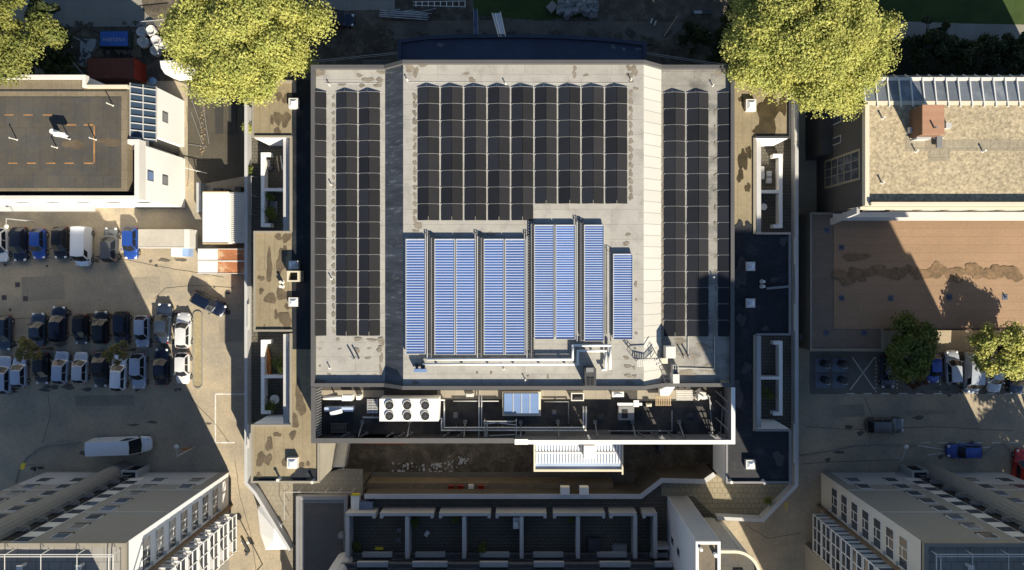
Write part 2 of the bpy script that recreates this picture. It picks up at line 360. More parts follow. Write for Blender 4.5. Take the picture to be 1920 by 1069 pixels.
# parapets: sides then the raised centre, mitred up the slopes
b = MB(); t = .34
def para(b, x0, y0, x1, y1, z0, z1): b.box(x0, y0, z0, x1, y1, z1)
P = .55
para(b, xl - .05, ys + t, xl + t, yn - t, HS, HS + P); para(b, xr - t, ys + t, xr + .05, yn - t, HS, HS + P)
for ya, yb in ((yn - t, yn + .05), (ys - .05, ys + t)):
    para(b, xl - .05, ya, sx0, yb, HS, HS + P); para(b, sx1, ya, xr + .05, yb, HS, HS + P); para(b, cx0, ya, cx1, yb, HM, HM + P * .8)
    for (a_, c_) in ((sx0, cx0), (sx1, cx1)):
        b.raw([(a_, ya, HS), (c_, ya, HM), (c_, ya, HM + P * .8), (a_, ya, HS + P), (a_, yb, HS), (c_, yb, HM), (c_, yb, HM + P * .8), (a_, yb, HS + P)],
              [(0, 1, 2, 3), (7, 6, 5, 4), (3, 2, 6, 7), (0, 3, 7, 4), (1, 5, 6, 2)])
b.build('parapet', capgrey, mainb)
# sheets of roofing where water stands
b = MB(); zc = HM + .006; zs = HS + .006
for (x, y, rx, ry) in [(768, 128, 9, 7), (779, 135, 6, 9), (793, 123, 7, 3), (874, 138, 5, 3), (885, 150, 7, 5), (1078, 128, 4, 4), (1077, 140, 4, 6), (1099, 141, 5, 2.5), (1180, 128, 6, 5), (1190, 133, 6, 9),
        (1181, 141, 6, 5), (1183, 152, 4, 4), (1192, 166, 5, 3), (784, 425, 7, 5), (779, 433, 6, 2.5), (786, 421, 5, 4), (920, 439, 9, 3), (1178, 440, 5, 3), (1174, 457, 6, 4), (1192, 533, 3, 5), (1193, 625, 2.5, 3),
        (1193, 562, 2, 2), (1174, 671, 5, 3), (1177, 687, 6, 3.5), (1189, 690, 3, 3), (1178, 705, 5.5, 4), (1190, 706, 3.5, 3.5), (1180, 717, 8, 2.5), (779, 717, 7, 2.5), (895, 699, 2, 2), (921, 699, 2.5, 2.5),
        (779, 683, 3, 2), (866, 685, 6, 1.5), (1028, 707, 2, 4), (990, 706, 2, 2), (1191, 654, 2, 2)]: blob(b, x, y, rx, ry, zc, 1)
for i in range(16): blob(b, 778, 182 + i * 15.4, 3.6, 5.5 if i % 3 else 7, zc, i)
for i in range(14): blob(b, 1183, 175 + i * 15.0, 3.8, 6, zc, i + 40)
for (x, y, rx, ry) in [(599, 137, 9, 7), (674, 142, 6, 3), (690, 150, 10, 4.5), (712, 150, 7, 4), (709, 160, 8, 4), (642, 159, 7, 3), (679, 161, 6, 3), (716, 136, 8, 3), (634, 637, 4, 2.5), (671, 636, 6, 4), (698, 638, 10, 2),
        (715, 640, 6, 8), (712, 655, 5, 6), (670, 658, 5, 5), (637, 654, 3.5, 2), (692, 653, 4, 2), (690, 671, 7, 2.5), (617, 702, 4, 2.5), (627, 704, 3, 1.5), (671, 703, 4, 1.5), (704, 703, 4, 1.5), (601, 714, 11, 3),
        (714, 695, 3, 12), (600, 686, 2, 2), (600, 654, 1.5, 1.5), (715, 672, 3.5, 10)]: blob(b, x, y, rx, ry, zs, 2)
for i in range(30): blob(b, 625.5, 182 + i * 15.1, 3, 5.5 if i % 2 else 4, zs, i + 80)
for i in range(30): blob(b, 1242.5, 182 + i * 15.1, 3.2, 6.5, zs, i + 120)
for i in range(12): blob(b, 1341.5, 210 + i * 30, 2.6, 4.5, zs, i + 150)
for (x, y, rx, ry) in [(1340, 620, 3, 60), (1252, 655, 7, 8), (1275, 640, 12, 6), (1320, 650, 14, 7), (1292, 668, 20, 5), (1330, 690, 16, 8), (1290, 700, 18, 6), (1350, 135, 7, 5)]: blob(b, x, y, rx, ry, zs, 3)
b.build('wet_patch', damp, mainb)['kind'] = 'stuff'

# terrace with its screen
b = MB(); b.box(xl + .2, ys - 5.75, HT - .2, xr - .2, ys, HT); b.build('terrace_floor', terrmat, mainb)
b = MB()
for (a_, c_, d_, e_) in [(820, 732, 942, 748.5), (1014, 732, 1145, 749), (1195, 732, 1310, 752), (985, 806, 1145, 815), (600, 732, 720, 745)]:
    x0, y0 = W(a_, c_, HT); x1, y1 = W(d_, e_, HT); b.poly([(x0, y0, HT + .006), (x1, y0, HT + .006), (x1, y1, HT + .006), (x0, y1, HT + .006)])
b.build('painted_sun_strip', terrlight, mainb, label='pale strips of painted sunlight on the service terrace')['kind'] = 'stuff'  # sunlit strip along the wall painted as pale sheets
yb = ys - 5.95; zt = 13.3; xs = W(965, 0, zt)[0]
def screen(xa, xb, y0_, y1_, gaps, m):
    q = MB(); x = xa
    for g0, g1 in gaps + [(xb, xb)]:
        if g0 > x: q.box(x, y0_, HT, g0, y1_, zt)
        if g1 > g0:
            q.box(g0, y0_, zt - .25, g1, y1_, zt); q.box(g0, y0_, HT, g1, y1_, HT + .25)
            n = 4
            for i in range(1, n): q.box(g0, y0_ + .1, HT + .25 + i * .5, g1, y0_ + .2, HT + .31 + i * .5)
        x = g1
    return q.build('screen_wall', m, mainb)
GX = lambda a: W(a, 0, HT)[0]
screen(xl, xs, yb, yb + .3, [(GX(741), GX(752)), (GX(664), GX(671))], darkgrey)
b = MB(); b.box(xl, yb + .3, HT, xl + .35, ys - .1, zt); b.build('screen_wall', darkgrey, mainb)
b = MB(); b.box(xl - .02, yb - .03, zt, xs, yb + .5, zt + .08); b.box(xl - .02, yb + .5, zt, xl + .45, ys - .1, zt + .08); b.build('coping', capgrey, mainb)
screen(xs, xr, yb + .02, yb + .3, [(GX(1100), GX(1106)), (GX(1232), GX(1243)), (GX(1331), GX(1346))], midgrey)
b = MB(); b.box(xr - .3, yb + .3, HT, xr, ys - .1, zt); b.build('screen_wall', midgrey, mainb)
b = MB(); b.box(xs, yb - .12, zt, xr + .1, yb + .3, zt + .12); b.box(xr - .3, yb + .3, zt, xr + .1, ys - .1, zt + .12); b.box(xs - .0, yb - .14, zt + .12, xs + 1.4, yb + .42, zt + .2); b.build('coping', capwhite, mainb, label='bright white coping on the terrace screen')
for x in (679, 768, 872, 912, 976, 1046, 1116, 1186, 1274):
    q = MB(); x1, y1 = W(x, 792, HT + .3); q.bar((x1, y1, HT), (x1 + .05, yb + .5, zt - .35), .12, .12); q.box(x1 - .2, y1 - .2, HT, x1 + .2, y1 + .2, HT + .25); q.build('brace', midgrey, mainb)
for x in (652, 686, 735, 757, 771, 840, 866, 1199, 1223, 1231, 1255, 1275, 1333, 1350):
    q = MB(); x1, y1 = W(x, 814, HT + .5); q.bar((x1, y1, HT + .1), (x1 + (-.35 if x < 984 else .35), yb + .46, HT + 1.7), .12, .12); q.box(x1 - .14, y1 - .14, HT, x1 + .14, y1 + .14, HT + .25); q.build('brace', midgrey, mainb)
for (y, sgn) in ((750, -1), (768, -1), (800, -1)):
    q = MB(); x1, y1 = W(1357, y, HT + .3); q.bar((x1 - .8, y1 + .9, HT), (xr - .35, y1, zt - .6), .12, .12); q.build('brace', midgrey, mainb)
q = MB()
for i in range(18):
    y = ys - .5 - i * .29; q.bar((xl + .36, y, zt - .5), (xl + .36 + .35, y + .15, zt - 1.2), .06, .05)
q.build('louvre', lightgrey, mainb)
# roof railing / cable line along the array and cable conduit details
for pts in ([(765, 154), (1180, 156)], [(610, 156), (716, 156)]):
    h_ = (HM if pts[0][0] > 730 else HS) + .03
    q = MB(); q.path([(*W(x, y, h_), h_) for x, y in pts], .02, 6); q.build('conduit', alu, mainb)
q = MB(); h_ = HS + .1
q.path([(*W(x, y, h_), h_) for x, y in [(1262, 690), (1340, 692), (1340, 630)]], .04, 6); q.path([(*W(x, y, h_), h_) for x, y in [(1290, 632), (1290, 665)]], .05, 6); q.build('conduit', alu, mainb)

# ------------------------------------------------------------------ solar panels (each one a thing)
RAIL = mat('rail_metal', (.40, .40, .40), .5, .05, 1)
def make_panel(flip, label, group, m):
    PW, PL, rise = 1.13, 1.70, .27
    q = MB(); z0, z1 = (.08, .08 + rise) if not flip else (.08 + rise, .08); hw = PW / 2 * .965
    q.raw([(-hw, -PL/2, z0), (hw, -PL/2, z1), (hw, PL/2, z1), (-hw, PL/2, z0), (-hw, -PL/2, z0 - .035), (hw, -PL/2, z1 - .035), (hw, PL/2, z1 - .035), (-hw, PL/2, z0 - .035)],
          [(0, 1, 2, 3), (4, 7, 6, 5), (0, 4, 5, 1), (1, 5, 6, 2), (2, 6, 7, 3), (3, 7, 4, 0)])
    o = q.build('solar_panel', m); props(o, label, 'solar panel', group)
    q = MB(); q.bar((-hw * 1.02, PL/2 + .008, z0 - .015), (hw * 1.02, PL/2 + .008, z1 - .01), .02, .05)
    s_ = -hw if not flip else hw
    q.box(s_ - .03, PL/2 - .08, 0, s_ + .03, PL/2 + .03, .10); q.box(-s_ - .03, PL/2 - .1, 0, -s_ + .03, PL/2, .08 + rise - .05)
    r = q.build('mounting_rail', RAIL); r.parent = o
    return o
PW2 = 1.125
def array(x0, y0, tents, rows, zroof, where, group, single=None):
    """x0: plan metres of the left edge; tents: list of (x, n_rows)"""
    kinds = {}
    for (x, nrow, flip) in tents:
        for r in range(nrow):
            key = flip
            if key not in kinds:
                side = 'west-facing black solar panel' if not flip else 'east-facing black solar panel'
                kinds[key] = make_panel(flip, side + ' ' + where, group, pvw if not flip else pve); o = kinds[key]
            else: o = copy_tree(kinds[key])
            o.location = (x, y0 - 1.724 * (r + .5), zroof)
tt = []
k = 1 / 18.19
for i in range(9):
    xa = (782.3 - 984 + 44.2 * i) * k
    n = 8 if i < 5 else 7
    tt.append((xa + .57, n, False))
    tt.append((xa + .57 + 1.13, n, True))
array(0, (505 - 162.3) * k, tt, 8, HM, 'in the large array on the raised central roof', 'solar panels of the central array')
k = 1 / 17.73
def side(tents, xc): 
    out = []
    for px, fl in tents: out.append(((px - 984) * k + .57, 15, fl))
    return out
array(0, (505 - 171.5) * k, side([(591, True), (629, False), (649.2, True), (671.8, False), (692, True)], 0), 15, HS, 'in the long array on the left side roof', 'solar panels of the left side array')
array(0, (505 - 172.5) * k, side([(1245.4, False), (1265.6, True), (1289.5, False), (1309.7, True), (1347, False)], 0), 15, HS, 'in the long array on the right side roof', 'solar panels of the right side array')
HPX = lambda x, y, h: (*W(x, y, h), h)
# small roof vents with drains
def vent(px, py, h0, label, hh=.38, r=.06, group='small pipe vents on the roofs'):
    q = MB(); x, y = W(px, py, h0); q.cyl((x, y, h0), (x, y, h0 + hh), r, 8); q.cyl((x, y, h0 + hh), (x, y, h0 + hh + .05), r * 1.4, 8); q.cyl((x, y, h0), (x, y, h0 + .03), r * 1.8, 10)
    return solo(q, 'roof_vent', offwhite, label, 'roof vent', group)
vent(948, 158, HM, 'small pipe vent above the middle of the central solar array')
vent(1183, 150, HM, 'small pipe vent at the top right corner of the raised central roof')
vent(764, 151, HM, 'small pipe vent at the top left corner of the raised central roof')
vent(945, 692, HM, 'small pipe vent below the header pipes on the central roof')
vent(985, 712, HM, 'small pipe vent near the lower edge of the central roof')
vent(622, 347, HS, 'pipe vent in the pale strip beside the left solar array, upper')
vent(622, 523, HS, 'pipe vent in the pale strip beside the left solar array, lower')
vent(618, 160, HS, 'pipe vent above the left side array')
vent(619, 690, HS, 'pipe vent on the bare bottom end of the left side roof')
vent(1337, 520, HS, 'pipe vent in the pale strip of the right side array')
vent(1336, 161, HS, 'pipe vent at the top end of the right side roof')
for (x, y, h0, lb) in [(669, 672, HS, 'bent vent cowl pair with dark hoods on the left side roof'), (1287, 670, HS, 'bent vent cowl pair with dark hoods on the right side roof')]:
    t_ = thing('vent_cowl', lb, 'vent cowl', (*W(x, y, h0), h0), 'bent vent cowls')
    for dx in (-.25, .25):
        q = MB(); X, Y = W(x, y, h0); q.path([(X + dx, Y, h0), (X + dx, Y, h0 + .6), (X + dx - .2, Y + .3, h0 + .75)], .09, 8); q.build('pipe', midgrey, t_)

# ------------------------------------------------------------------ evacuated tube collectors
def collector(px0, px1, py0, py1, label, dense=1.0):
    h = HM + .45; x0, y0 = W(px0, py0, h); x1, y1 = W(px1, py1, h)
    t_ = thing('tube_collector', label, 'solar collector', ((x0 + x1) / 2, (y0 + y1) / 2, HM), 'solar tube collectors on the central roof')
    q = MB(); q.box(x0, y1, h - .14, x0 + .07, y0, h + .02); q.box(x1 - .07, y1, h - .14, x1, y0, h + .02)
    q.box(x0 + .07, y0 - .05, h - .14, x1 - .07, y0, h + .02); q.box(x0 + .07, y1, h - .14, x1 - .07, y1 + .05, h + .02)
    for yy in (y0 - .2, (y0 + y1) / 2, y1 + .2):
        for xx in (x0 + .03, x1 - .03): q.bar((xx, yy, HM), (xx, yy, h - .14), .06, .06)
    q.build('frame', alu, t_)
    q = MB(); q.box(x0 + .07, y1 + .05, h - .16, x1 - .07, y0 - .05, h - .13); q.build('backing_sheet', tubeblue, t_)
    q = MB(); n = int((y0 - y1) / (.275 * dense)); st = (y0 - y1 - .14) / n
    for i in range(n):
        y = y1 + .07 + st * (i + .5)
        q.cyl((x0 + .08, y - .05, h - .08), (x1 - .08, y - .05, h - .08), st * .22, 6, m=0)
        q.bar((x0 + .08, y + st * .32, h - .1), (x1 - .08, y + st * .32, h - .1), st * .36, .02, m=1)
    q.build('glass_tubes', [tubeblue, tubewhite], t_)
collector(760.5, 798, 448, 664, 'leftmost single-column solar tube collector, at the dark slope')
collector(814.5, 853, 448, 665.5, 'left column of the second tube collector pair from the left')
collector(854.5, 892, 448, 665.5, 'right column of the second tube collector pair from the left')
collector(907, 945.5, 448, 665.5, 'left column of the middle tube collector pair')
collector(947, 985, 448, 665.5, 'right column of the middle tube collector pair')
collector(1001.5, 1039.5, 421.5, 636.5, 'left column of the higher-set tube collector pair under the array corner', .88)
collector(1041.5, 1079, 421.5, 636.5, 'right column of the higher-set tube collector pair under the array corner', .88)
collector(1095, 1133, 421.5, 640, 'single tube collector column between the higher-set pair and the short one', .88)
collector(1149.5, 1187, 476, 637, 'shortest tube collector, rightmost beside the ivory slope', .88)
hp = HM + .5
def pipe_thing(name, label, paths, r, m=pipewhite, feet=True, zf=HM):
    t_ = thing(name, label, 'pipework', (*W(*paths[0][0], hp), zf))
    for p in paths:
        q = MB(); q.path([(*W(x, y, hp), hp) for x, y in p], r, 8); q.build('pipe', m, t_, smooth=True)
    if feet:
        q = MB()
        for p in paths:
            for (a_, b_), (c_, d_) in zip(p, p[1:]):
                n = max(1, int(math.hypot(c_ - a_, d_ - b_) / 45))
                for i in range(n):
                    x, y = W(a_ + (c_ - a_) * (i + .5) / n, b_ + (d_ - b_) * (i + .5) / n, hp); q.box(x - .07, y - .12, zf, x + .07, y + .12, hp - r)
        q.build('support', midgrey, t_)
    return t_
pipe_thing('header_pipes', 'long white insulated header pipes running along the foot of the tube collectors', [[(800, 674), (1074, 674), (1074, 648), (1144, 648), (1144, 693)], [(793, 683), (1083.5, 683), (1083.5, 658), (1136, 658), (1136, 693), (1127, 693)]], .13)
for xs_, y0_, lb in [((801, 805), 443, 'pale riser pipes right of the leftmost collector'), ((808.5, 811.5), 446, 'ribbed pipe and hose left of the second collector pair'), ((895, 899), 443, 'riser pipes right of the second collector pair'), ((902, 904.5), 446, 'ribbed pipe and hose left of the middle collector pair'),
        ((988, 992), 443, 'riser pipes right of the middle collector pair'), ((996, 999), 420, 'ribbed pipe and hose left of the higher-set collector pair'), ((1082, 1086), 416, 'riser pipes right of the higher-set collector pair'), ((1089, 1092), 418, 'ribbed pipe and hose left of the single collector column'), ((1141, 1144.5), 472, 'riser pipes left of the shortest collector')]:
    y1_ = 672 if xs_[0] < 1080 else 640
    x, y = W(xs_[0], (y0_ + y1_) / 2, hp); t_ = thing('riser_pipes', lb, 'pipework', (x, y, HM), 'riser pipes between the collectors')
    q = MB(); q.path([(*W(xs_[0], y0_, hp), hp), (*W(xs_[0], y1_, hp), hp)], .055, 6); q.build('pipe', alu if 'ribbed' not in lb else midgrey, t_)
    q = MB(); q.path([(*W(xs_[1], y0_, hp), hp), (*W(xs_[1], y1_, hp), hp)], .045, 6)
    if 'ribbed' in lb:
        n = int((y1_ - y0_) / 5.2)
        for i in range(n): X, Y = W(xs_[1], y0_ + 5.2 * i, hp); q.box(X - .12, Y - .06, HM, X + .12, Y + .06, hp - .02)
    q.build('hose', darkgrey, t_)
    q = MB(); X, Y = W(xs_[0], y0_, hp); q.bar((X - .3, Y + .5, HM), (X, Y, hp), .05, .05); q.bar((X + .3, Y + .5, HM), (X + .1, Y, hp), .05, .05); q.build('stay', darkgrey, t_)
# cabinet, blue-topped box, utility boxes
t_ = thing('roof_cabinet', 'tall dark cabinet with ribbed doors at the foot of the header pipes', 'cabinet', HPX(1106, 705, HM))
q = MB(); q.pb(1097, 692, 1118, 724, HM, HM + 2.0); q.build('housing', darkgrey, t_)
q = MB(); q.pb(1099, 690, 1113, 698, HM + 2.0, HM + 2.25); q.build('vent_hood', midgrey, t_)
q = MB(); q.pb(1101, 708, 1106.5, 723, HM + 2.02, HM + 2.06); q.pb(1108.5, 708, 1114, 723, HM + 2.02, HM + 2.06); q.build('grille', black, t_)
t_ = thing('roof_pump', 'blue-topped pump on dark brackets left of the header pipes', 'pump', HPX(788, 694, HM))
q = MB(); q.pb(776, 692, 799, 698, HM + .3, HM + .9); q.build('cover', glassblue, t_)
q = MB(); q.pb(779, 683, 783, 692, HM, HM + .5); q.pb(789, 683, 796, 691, HM, HM + .6); q.build('bracket', darkgrey, t_)
t_ = thing('walkover_stairs', 'white-stepped walkway with dark rails crossing the ivory slope', 'stairs', HPX(1216, 680, HS))
q = MB(); za, zb = HM + .5, HS + 1.6
xa, ya = W(1196, 681, HM + .6); xb, yb2 = W(1238, 678, HS + 1.9)
n = 13
for i in range(n):
    f = i / (n - 1); x = xa + (xb - xa) * f; y = ya + (yb2 - ya) * f; z = HM + .6 + (HS + 1.9 - HM - .6) * f; q.box(x - .05, y - .32, z, x + .05, y + .32, z + .05)
q.bar((xa, ya + .34, HM + .58), (xb, yb2 + .34, HS + 1.88), .05, .1); q.bar((xa, ya - .34, HM + .58), (xb, yb2 - .34, HS + 1.88), .05, .1)
q.build('steps', offwhite, t_)
q = MB()
for (a_, b_, c_, d_) in [(1178, 650, 1197, 673), (1175, 655, 1193, 677), (1236, 686, 1248, 718), (1243, 684, 1262, 718), (1197, 673, 1240, 671)]:
    q.bar((*W(a_, b_, HM + .9), HM + .9), (*W(c_, d_, HM + .9), HM + .9), .07, .07)
for i in range(5):
    f = i / 4; q.bar((*W(1178 + 19 * f, 650 + 23 * f, HM + .9), HM + .9), (*W(1175 + 18 * f, 655 + 22 * f, HM + .9), HM + .9), .05, .05)
    q.bar((*W(1236 + 12 * f, 686 + 32 * f, HM + .9), HM + .9), (*W(1243 + 19 * f, 684 + 34 * f, HM + .9), HM + .9), .05, .05)
q.bar((*W(1178, 650, HM), HM), (*W(1178, 650, HM + .9), HM + .9), .06, .06); q.bar((*W(1262, 718, HS), HS), (*W(1262, 718, HM + .9), HM + .9), .06, .06)
q.build('railing', darkgrey, t_)
t_ = thing('equipment_box', 'large white equipment box beside the ivory slope', 'cabinet', HPX(1256, 660, HS), 'white cabinets at the right side roof'); q = MB(); q.pb(1249, 650, 1267, 672, HS + .15, HS + 1.6); q.build('housing', offwhite, t_); q = MB(); q.pb(1240, 672, 1252, 682, HS, HS + .9); q.build('plinth', creamwall, t_)
t_ = thing('equipment_box', 'white cabinet with a black grille standing at the lower parapet', 'cabinet', HPX(1268, 700, HS), 'white cabinets at the right side roof'); q = MB(); q.pb(1262, 702, 1274, 719, HS, HS + 1.5); q.build('housing', offwhite, t_)
q = MB(); q.pb(1262, 685, 1272, 702, HS, HS + 1.2, 0); q.build('plinth', lightgrey, t_); q = MB()
for i in range(2):
    for j in range(3): q.pb(1263.5 + i * 4.2, 686.5 + j * 5.2, 1266.5 + i * 4.2, 690.5 + j * 5.2, HS + 1.2, HS + 1.23)
q.build('grille', black, t_)
solo(MB().pb(1352, 715, 1368, 721, HS, HS + .35), 'pallet', wood, 'small wooden frame in the lower right corner of the right side roof', 'pallet')

# ------------------------------------------------------------------ terrace equipment
t_ = thing('chiller', 'big white chiller with six round fans on the service terrace', 'chiller', HPX(767, 768, HT))
zc_ = HT + 2.4
q = MB(); q.pb(711.5, 748, 822, 790, HT + .3, zc_); q.pb(813, 753, 815, 778, zc_, zc_ + .02); q.build('housing', white, t_)
for i in range(3):
    for j in range(2):
        cx_, cy_ = W(730.5 + i * 33.5, 759.5 + j * 20, zc_)
        f = MB(); f.cyl((cx_, cy_, zc_), (cx_, cy_, zc_ + .10), .47, 20); fo = f.build('fan', black, t_)
        f = MB()
        for a in range(7):
            an = a * math.pi * 2 / 7 + i + j; f.bar((cx_ + .1 * math.cos(an), cy_ + .1 * math.sin(an), zc_ + .12), (cx_ + .42 * math.cos(an + .35), cy_ + .42 * math.sin(an + .35), zc_ + .12), .09, .01)
        f.cyl((cx_, cy_, zc_ + .1), (cx_, cy_, zc_ + .15), .11, 10); sub(f, 'blades', darkgrey, fo, t_)
        f = MB()
        for a in range(20):
            an = a * math.pi / 10; bn = (a + 1) * math.pi / 10; f.bar((cx_ + .47 * math.cos(an), cy_ + .47 * math.sin(an), zc_ + .1), (cx_ + .47 * math.cos(bn), cy_ + .47 * math.sin(bn), zc_ + .1), .05, .12)
        sub(f, 'rim', offwhite, fo, t_)
def floorpipe(name, label, path, z, r, m=pipewhite, two=None, group=None):
    t_ = thing(name, label, 'pipework', (*W(*path[0], z), HT), group)
    q = MB(); q.path([(*W(x, y, z), z) for x, y in path], r, 8); q.build('pipe', m, t_, smooth=True)
    if two: q = MB(); q.path([(*W(x, y, z), z) for x, y in two], r, 8); q.build('pipe', m, t_, smooth=True)
    q = MB()
    for (a_, b_), (c_, d_) in zip(path, path[1:]):
        n = max(1, int(math.hypot(c_ - a_, d_ - b_) / 40))
        for i in range(n): x, y = W(a_ + (c_ - a_) * (i + .5) / n, b_ + (d_ - b_) * (i + .5) / n, z); q.box(x - .06, y - .06, HT, x + .06, y + .06, z - r)
    q.build('support', midgrey, t_)
floorpipe('coolant_pipes', 'pair of long white pipes from the chiller bending along the terrace', [(1094, 762), (1094, 802), (833, 802), (833, 750), (824, 750)], HT + .8, .08, two=[(1099, 762), (1099, 807), (828, 807), (828, 785), (824, 785)])
floorpipe('duct', 'long white horizontal duct ending in a wide hood left of the chiller', [(606, 746), (643, 746)], HT + 1.1, .22)
solo(MB().pb(641, 742, 660, 752, HT + .6, HT + 1.6), 'duct_hood', white, 'white box hood at the end of the horizontal duct', 'vent hood')
t_ = thing('air_duct', 'pale blue flat duct lying left of the chiller under a white board', 'duct', HPX(634, 769, HT)); q = MB(); q.pb(608, 764, 662, 772, HT, HT + .8); q.build('duct_body', mat('pale_blue_duct', (.38, .46, .62), .5, .05, 1), t_)
q = MB(); q.prism([W(621, 771, 11.3), W(643, 765, 11.3), W(645, 772, 11.3), W(623, 778, 11.3)], HT + 1.0, HT + 1.1); solo(q, 'loose_board', white, 'white board lying slanted across the pale blue duct', 'board')
floorpipe('pump_pipe', 'short grey pipe with a blue valve left of the chiller', [(680, 783), (711, 783)], HT + .9, .09, lightgrey)
def pallet(px0, py0, px1, py1, z, label, m=wood, n=8, frame=True, vert=True):
    q = MB(); x0, y0 = W(px0, py0, z); x1, y1 = W(px1, py1, z)
    for i in range(n):
        if vert: w_ = (x1 - x0) / n; q.box(x0 + i * w_ + .02, y1, z - .06, x0 + (i + .6) * w_, y0, z)
        else: w_ = (y0 - y1) / n; q.box(x0, y1 + i * w_ + .02, z - .06, x1, y1 + (i + .6) * w_, z)
    for f in (.02, .5, .92):
        if vert: q.box(x0, y1 + (y0 - y1) * f, z - .18, x1, y1 + (y0 - y1) * f + .09, z - .062)
        else: q.box(x0 + (x1 - x0) * f, y1, z - .18, x0 + (x1 - x0) * f + .09, y0, z - .062)
    return solo(q, 'pallet', m, label, 'pallet', 'pallets and gratings on the terrace')
pallet(1229, 742, 1259, 761, HT + 1.0, 'pale timber pallet beside the bent white sheet on the terrace', n=9)
pallet(1268, 731, 1299, 751, HT + .9, 'white slatted grating right of the timber pallet', offwhite, 6, vert=False)
pallet(620, 794, 650, 812, HT + .5, 'brown open grating lying in the terrace shade at left', mat('brown_steel', (.17, .14, .11), .7, .1, 1), 9)
pallet(688, 748, 708, 775, HT + .8, 'rack of thin bars just left of the chiller', alu, 9, vert=False)
q = MB(); q.pp([(1237, 731), (1258, 722), (1268, 722), (1255, 742), (1238, 742)], HT, HT + 1.2); solo(q, 'bent_sheet', white, 'bent white metal sheet leaning at the terrace wall above the timber pallet', 'metal sheet')
q = MB()
for i in range(14):
    r_ = random.Random(i); x, y = W(1305 + r_.random() * 20, 733 + r_.random() * 13, HT + .4); a = r_.random() * 3; q.prism([(x + .5 * math.cos(a), y + .4 * math.sin(a)), (x + .4 * math.cos(a + 2), y + .4 * math.sin(a + 2)), (x + .45 * math.cos(a + 4), y + .3 * math.sin(a + 4))], HT + .1 + i * .03, HT + .3 + i * .05 + r_.random() * .2)
solo(q, 'plastic_wrap', offwhite, 'crumpled pale plastic sheeting on the terrace near its right corner', 'plastic sheet')
t_ = thing('roof_skylight', 'rectangular blue-glazed skylight box with three glazing bars on the terrace', 'skylight', HPX(978, 757, HT))
q = MB(); q.pb(942, 735, 1014, 780, HT, HT + .7, 0); q.build('frame', creamwall, t_)
q = MB(); q.pb(945.5, 738, 1010, 775, HT + .7, HT + .95); q.build('glazing', glassblue, t_)
for x in (962, 978, 993.5): q = MB(); q.pb(x - .7, 738.2, x + .7, 774.5, HT + .95, HT + 1.0); q.build('glazing_bar', alu, t_)
def hatch(px0, py0, px1, py1, z0, hh, label, group, hole=False):
    t_ = thing('roof_hatch', label, 'rooflight', HPX((px0 + px1) / 2, (py0 + py1) / 2, z0), group)
    q = MB(); q.pb(px0, py0, px1, py1, z0, z0 + hh); q.build('curb', offwhite, t_)
    q = MB(); x0, y0 = W(px0 + 1.8, py0 + 1.8, z0 + hh); x1, y1 = W(px1 - 1.8, py1 - 1.8, z0 + hh); cx_, cy_ = (x0 + x1) / 2, (y0 + y1) / 2; zz = z0 + hh
    k_ = .25; q.raw([(x0, y0, zz), (x1, y0, zz), (x1, y1, zz), (x0, y1, zz), (x0 + k_, y0 - k_, zz + .16), (x1 - k_, y0 - k_, zz + .16), (x1 - k_, y1 + k_, zz + .16), (x0 + k_, y1 + k_, zz + .16)], [(0, 1, 5, 4), (1, 2, 6, 5), (2, 3, 7, 6), (3, 0, 4, 7), (4, 5, 6, 7)])
    q.build('dome', mat('acrylic_dome', (.62, .66, .72), .25, .05, 1, spec=.6) if not hole else black, t_)
hatch(1071, 737, 1095, 752, HT, 1.0, 'white open-topped roof hatch on the terrace, right of the blue skylight', 'rooflights', True)
hatch(1148, 735, 1170, 745, HT, 1.1, 'small grey stepped cowl box on the terrace', 'rooflights')
for i_, (x0_, y0_, x1_, y1_, h_, m_, lb) in enumerate([(668, 742, 676, 750, 1.0, white, 'small white valve box left of the rack of bars'), (812, 742, 822, 747, .5, creamwall, 'small sandy block behind the chiller'), (874, 738, 888, 744, .4, offwhite, 'crumpled pale bag by the wall right of the chiller'), (850, 775, 858, 784, .5, midgrey, 'small grey box on the dark terrace floor right of the chiller'), (1035, 770, 1043, 777, .4, midgrey, 'small grey box on the terrace right of the blue skylight'), (1120, 778, 1132, 786, .5, darkgrey, 'low dark box left of the exhaust unit'), (1212, 757, 1222, 763, .5, creamwall, 'short sandy block right of the exhaust unit'), (1287, 775, 1299, 783, .35, darkgrey, 'flat dark case on the right end of the terrace')]):
    q = MB(); q.pb(x0_, y0_, x1_, y1_, HT, HT + h_); q.pb(x0_ + 1.5, y0_ + 1.5, x1_ - 1.5, y1_ - 1.5, HT + h_, HT + h_ + .05); solo(q, 'equipment_case', m_, lb, 'equipment box', 'small boxes on the terrace')
floorpipe('cable_tray', 'low grey cable tray running along the terrace foot of the main parapet', [(850, 752), (935, 752)], HT + .3, .07, lightgrey)
floorpipe('cable_tray', 'low grey cable tray right of the blue skylight, bending down', [(1020, 753), (1066, 753), (1066, 795)], HT + .3, .06, midgrey)
floorpipe('coolant_pipes', 'thin white pipe pair crossing the terrace left of the skylight', [(898, 740), (898, 800)], HT + .6, .06, pipewhite, two=[(903, 740), (903, 800)])
floorpipe('drain_pipe', 'thin pale pipe at the right part of the terrace by the screen', [(1140, 808), (1260, 808), (1260, 770)], HT + .25, .05, lightgrey)
t_ = thing('exhaust_unit', 'grey exhaust unit with a white crossbar on the terrace', 'ventilation unit', HPX(1175, 772, HT))
q = MB(); q.pb(1160, 762, 1189, 788, HT, HT + .9); q.build('housing', midgrey, t_); q = MB(); q.pb(1158, 756, 1204, 760.5, HT + 1.2, HT + 1.5); q.pb(1188, 751, 1198, 763, HT + 1.5, HT + 1.6); q.build('crossbar', white, t_)
